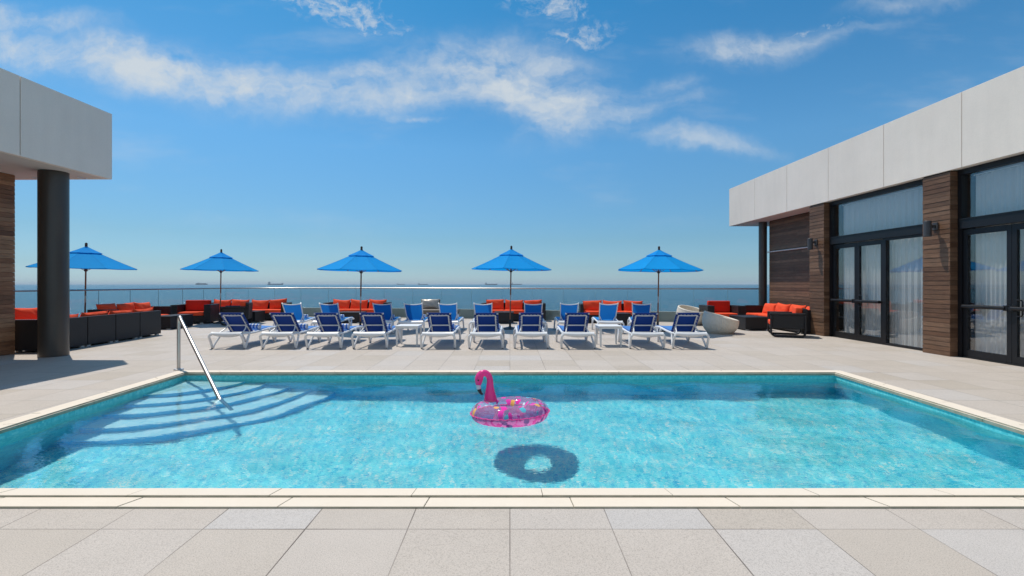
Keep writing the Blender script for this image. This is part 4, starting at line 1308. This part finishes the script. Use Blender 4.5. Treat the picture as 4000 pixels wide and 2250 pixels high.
# sled base armchairs
def sled_chair(label, loc, rz):
    r = thing('sled_armchair', label, 'armchair', loc, rz, 'wicker armchairs on rounded sled legs')
    w_ = 0.41; d0, d1 = -0.43, 0.43
    for s_ in (-1, 1):
        x = s_ * w_
        a_ = MB().box(min(x, x - s_ * 0.07), max(x, x - s_ * 0.07), d0 + 0.03, d1 - 0.03, 0.24, 0.60, 0.01).build('arm', WD, r)
        MB().box(min(x + s_ * 0.015, x - s_ * 0.10), max(x + s_ * 0.015, x - s_ * 0.10), d0, d1, 0.601, 0.665, 0.02).build('arm_pad', WD, a_)
        pts = []
        y0_, y1_, z0_, z1_, rr_ = d0 + 0.03, d1 - 0.02, 0.028, 0.60, 0.12
        for cx_, cy_, st_ in ((y1_ - rr_, z0_ + rr_, -90), (y0_ + rr_, z0_ + rr_, 180)):
            arcp = [(x + s_ * 0.016, cx_ + rr_ * math.cos(R(st_ + 90 * q / 6)), cy_ + rr_ * math.sin(R(st_ + 90 * q / 6))) for q in range(7)]
            if st_ == -90: A1_ = arcp
            else: A2_ = arcp
        pts = [(x + s_ * 0.016, y0_, z1_)] + A2_ + A1_ + [(x + s_ * 0.016, y1_, z1_)]
        MB().tube(pts, (0.027), 10, sq=0.5).build('sled_leg', WD, r)
    MB().box(-w_ + 0.075, w_ - 0.075, d0 + 0.04, d1 - 0.10, 0.22, 0.31, 0.01).build('seat', WD, r)
    MB().box(-w_ + 0.072, w_ - 0.072, d1 - 0.098, d1, 0.22, 0.80, 0.01, M=Matrix.Rotation(R(-3), 4, 'X')).build('backrest', WD, r)
    MB().box(-w_ + 0.08, w_ - 0.08, d0 + 0.01, d1 - 0.12, 0.315, 0.44, 0.03).build('seat_cushion', 'orange_cushion', r)
    MB().box(-w_ + 0.085, w_ - 0.085, -0.17, 0.0, 0.445, 0.81, 0.035, M=Matrix.Translation((0, d1 - 0.12, 0)) @ Matrix.Rotation(R(-4), 4, 'X')).build('back_cushion', 'orange_cushion', r)
    return r
sled_chair('wicker sled armchair with orange cushion in front of the four pillow sofa', (-9.85, 17.05, 0), R(-72))
sled_chair('wicker sled armchair in front of the timber pier on the right', (7.72, 13.25, 0), R(-114))

# taupe daybed
r = thing('daybed', 'taupe daybed with a shiny pillow behind the middle loungers', 'daybed', (-2.82, 18.75, 0), R(-1))
MB().box(-0.80, 0.80, -0.42, 0.45, 0.0, 0.30, 0.02).build('base', 'daybed_grey', r)
MB().box(-0.78, 0.78, -0.42, 0.43, 0.302, 0.46, 0.04).build('mattress', 'taupe', r)
MB().box(-0.80, -0.02, 0.452, 0.53, 0.0, 0.84, 0.02).build('backrest', 'taupe', r)
mb = MB(); pillow(mb, 0.74, 0.42, 0.24, Matrix.Translation((-0.40, 0.30, 0.64)) @ Matrix.Rotation(R(-20), 4, 'X'), 91)
mb.build('pillow', 'silver_cover', r)

# basket chairs
def basket(label, loc, u0, hi, lo, Ro, wgt=1.0):
    r = thing('basket_chair', label, 'basket chair', loc, 0, 'ivory woven basket chairs')
    def rim(u): return (hi + lo) / 2 + (hi - lo) / 2 * math.cos(u - u0)
    def rad(z): 
        q = max(0.0, min(1.0, z / 0.66))
        tb_ = [0.66, 0.83, 0.93, 0.98, 1.0, 0.995, 0.97, 0.93, 0.87]
        i_ = min(7, int(q * 8)); f_ = q * 8 - i_
        return Ro * (tb_[i_] * (1 - f_) + tb_[i_ + 1] * f_)
    def outer(u, v):
        a_ = 2 * PI * u; z = rim(a_) * v
        rr_ = rad(z) + 0.005 * math.cos(56 * a_)
        return (rr_ * math.cos(a_), rr_ * math.sin(a_), z)
    mb = MB(); mb.grid(336, 16, outer, True)
    mb.lathe([(0.0, 0.002), (rad(0) - 0.004, 0.002)], 48, cap=False)
    mb.build('shell', 'wicker_ivory', r, recalc=False)
    mb = MB(); pts = []
    for k in range(72):
        a_ = 2 * PI * k / 72; z = rim(a_); rr_ = rad(z) - 0.022
        pts.append((rr_ * math.cos(a_), rr_ * math.sin(a_), z))
    mb.tube(pts, 0.032, 10, closed=True); mb.build('rim', 'wicker_ivory', r)
    def inn(u, v):
        a_ = 2 * PI * u; zt_ = rim(a_); z = zt_ - (zt_ - 0.24) * math.sin(v * PI / 2)
        rr_ = (rad(z) - 0.05) * (1 - 0.30 * v * v) + 0.004 * math.cos(56 * a_)
        return (rr_ * math.cos(a_), rr_ * math.sin(a_), z)
    mb = MB(); mb.grid(336, 12, inn, True); mb.lathe([(0, 0.24), (Ro * 0.66, 0.24)], 48, cap=False); mb.build('inner_shell', 'wicker_ivory', r, recalc=False)
    MB().lathe([(0.0, 0.245), (Ro * 0.55, 0.245), (Ro * 0.60, 0.27), (Ro * 0.57, 0.31), (Ro * 0.3, 0.325), (0, 0.328)], 40, cap=False).build('cushion', 'wicker_ivory', r)
basket('ivory basket chair farther back, behind the last front lounger', (6.50, 17.0, 0), R(125), 0.66, 0.44, 0.50)
basket('ivory basket chair in front of the low table, nearer of the two', (6.24, 14.05, 0), R(160), 0.62, 0.36, 0.50)

# ================================================================== FLAMINGO FLOAT
fl = thing('flamingo_float', 'pink flamingo swim ring floating in the pool', 'pool float', (0.0, 5.42, WZ + 0.074), 0)
fl.rotation_euler = (R(-3.5), R(-2.0), 0)
RM, RT = 0.300, 0.132
def tor(u, v, a0_, a1_):
    a_ = 2 * PI * u; b_2 = a0_ + (a1_ - a0_) * v
    rt_ = RT * (1 + 0.010 * math.cos(34 * a_) * abs(math.cos(b_2)) ** 4)
    x = RM + rt_ * math.cos(b_2)
    return (x * math.cos(a_) * 1.03, x * math.sin(a_), rt_ * math.sin(b_2) * 0.86)
mb = MB(); mb.grid(200, 20, lambda u, v: tor(u, v, 0, PI), True); mb.build('ring_top', 'float_top', fl, 'clear printed upper half of the ring', recalc=False)
mb = MB(); mb.grid(200, 20, lambda u, v: tor(u, v, PI, 2 * PI), True); mb.build('ring_underside', 'float_under', fl, 'pink lower half of the ring', recalc=False)
mb = MB()
pts = [((RM + RT + 0.004) * 1.03 * math.cos(2 * PI * k / 120), (RM + RT + 0.004) * math.sin(2 * PI * k / 120), 0.003 * math.sin(k * 1.7)) for k in range(120)]
mb.tube(pts, (0.010, 0.003), 6, closed=True); mb.build('seam', 'float_pink', fl)
y0n = 0.20
np_ = [((-0.228, y0n, 0.085), 0.082), ((-0.229, y0n, 0.14), 0.070), ((-0.230, y0n - 0.005, 0.20), 0.056), ((-0.228, y0n - 0.01, 0.27), 0.042), ((-0.226, y0n - 0.012, 0.335), 0.036), ((-0.240, y0n - 0.012, 0.388), 0.036), ((-0.272, y0n - 0.012, 0.418), 0.038), ((-0.310, y0n - 0.012, 0.420), 0.040),
      ((-0.342, y0n - 0.012, 0.396), 0.046), ((-0.356, y0n - 0.012, 0.355), 0.050), ((-0.362, y0n - 0.012, 0.315), 0.042), ((-0.364, y0n - 0.012, 0.285), 0.031)]
pp = bez([p for p, _ in np_], 4); rr2 = []
for i in range(len(np_) - 1):
    for k in range(4): rr2.append(np_[i][1] * (1 - k / 4) + np_[i + 1][1] * k / 4)
rr2.append(np_[-1][1])
mb = MB(); mb.tube(pp, [(q, q * 0.80) if False else q for q in rr2], 20); nk = mb.build('neck_and_head', 'float_pink', fl)
mb = MB(); mb.tube([(-0.364, y0n - 0.012, 0.289), (-0.364, y0n - 0.012, 0.262), (-0.360, y0n - 0.012, 0.235)], [0.0305, 0.029, 0.026], 16); mb.build('beak', 'pink_beak_white', fl, 'white base of the beak')
mb = MB(); mb.tube(bez([(-0.360, y0n - 0.012, 0.237), (-0.353, y0n - 0.012, 0.212), (-0.338, y0n - 0.012, 0.186), (-0.318, y0n - 0.012, 0.170)], 4), [0.0262 - 0.0185 * (k / 12) ** 1.3 for k in range(13)], 16); mb.build('beak_tip', 'beak_black', fl)
for sy in (-1, 1):
    mb = MB(); mb.lathe([(0, 0), (0.011, 0), (0.009, 0.004), (0, 0.006)], 16, cap=False, M=Matrix.Translation((-0.362, y0n - 0.012 + sy * 0.045, 0.345)) @ Matrix.Rotation(R(-90 * sy), 4, 'X'))
    mb.build('eye', 'beak_black', nk)

# ================================================================== SHIPS
def ship(name, label, cat, px, wpx, D, style):
    L = wpx / F * D; x = (px - 1992) / F * D
    r = thing(name, label, cat, (x, D, -15), 0, 'cargo ships on the horizon')
    h_ = L * 0.095
    hull = [(-0.5, 0.55), (-0.495, 0), (0.46, 0), (0.5, 1.15), (0.43, 1.0), (0.40, 0.80), (-0.30, 0.72), (-0.33, 0.80)]
    mb = MB(); W = L * 0.14
    poly = [(a_ * L, b_2 * h_) for a_, b_2 in hull]
    n = len(poly)
    vs = [(x_, -W / 2, z_) for x_, z_ in poly] + [(x_, W / 2, z_) for x_, z_ in poly]
    mb.add(vs, [tuple(range(n)), tuple(range(2 * n - 1, n - 1, -1))] + [(i, (i + 1) % n, n + (i + 1) % n, n + i) for i in range(n)])
    mb.build('hull', 'ship_hull', r)
    if style == 'container':
        mb = MB(); mb.box(-0.47 * L, 0.36 * L, -W * 0.45, W * 0.45, h_ * 0.8, h_ * 1.5).build('containers', 'ship_hull', r)
        MB().box(-0.30 * L, -0.22 * L, -W * 0.4, W * 0.4, h_ * 1.5, h_ * 1.95).build('deckhouse', 'ship_white', r)
    else:
        MB().box(-0.46 * L, -0.36 * L, -W * 0.4, W * 0.4, h_ * 0.75, h_ * 1.65).box(-0.44 * L, -0.37 * L, -W * 0.45, W * 0.45, h_ * 1.65, h_ * 2.0).build('deckhouse', 'ship_white', r)
        MB().box(-0.475 * L, -0.462 * L, -W * 0.1, W * 0.1, h_ * 0.6, h_ * 1.9).build('funnel', 'ship_hull', r)
        MB().box(-0.41 * L, -0.40 * L, -W * 0.03, W * 0.03, h_ * 2.0, h_ * 2.7).build('mast', 'ship_hull', r)
        mb = MB()
        for q in (-0.12, 0.02, 0.14):
            mb.box((q - 0.005) * L, (q + 0.005) * L, -W * 0.03, W * 0.03, h_ * 0.7, h_ * (1.25 if style == 'tanker' else 1.5))
        mb.build('deck_crane', 'ship_hull', r)
ship('cargo_ship', 'hazy container ship left of the second parasol pole', 'ship', 787.5, 45, 11000, 'container')
ship('cargo_ship', 'longest hazy tanker between the second and third parasols', 'ship', 1076, 59, 11000, 'tanker')
ship('cargo_ship', 'faintest small ship, the farther of the pair right of the third parasol', 'ship', 1566, 30, 14000, 'bulk')
ship('cargo_ship', 'small bulk ship, the nearer of the pair right of the third parasol', 'ship', 1652, 37, 12000, 'bulk')
ship('cargo_ship', 'tanker just left of the central parasol pole', 'ship', 1919, 49, 10000, 'tanker')
ship('cargo_ship', 'cargo ship just right of the central parasol pole', 'ship', 2018, 41, 12000, 'bulk')
r = thing('motorboat', 'tiny white motorboat with a wake near the horizon, right of the second parasol', 'boat', ((985 - 1992) / F * 7500, 7500, -15))
MB().hexa([(-9, -2, 0), (9, -2, 0), (9, 2, 0), (-9, 2, 0)], [(-9, -2.5, 2), (14, -0.5, 3), (14, 0.5, 3), (-9, 2.5, 2)]).build('hull', 'boat_white', r)
MB().box(-5, 3, -1.6, 1.6, 2.2, 4.5, 0.4).build('cabin', 'boat_white', r)
MB().box(-45, -8, -2, 2, 0.0, 0.4).build('wake', 'boat_white', r)

# ================================================================== HAZE over the sea
m = bpy.data.materials.new('haze'); m.use_nodes = True; MATS['haze'] = m
m.node_tree.nodes.remove(m.node_tree.nodes['Principled BSDF'])
pv = m.node_tree.nodes.new('ShaderNodeVolumePrincipled')
pv.inputs['Color'].default_value = (0.74, 0.85, 0.93, 1)
pv.inputs['Density'].default_value = 3.2e-5
m.node_tree.links.new(pv.outputs[0], m.node_tree.nodes['Material Output'].inputs['Volume'])
hb = MB().box(-41000, 41000, -600, 41000, -16.5, 82).build('haze', 'haze')
hb['kind'] = 'stuff'; hb['label'] = 'thin pale sea haze fading the ships'
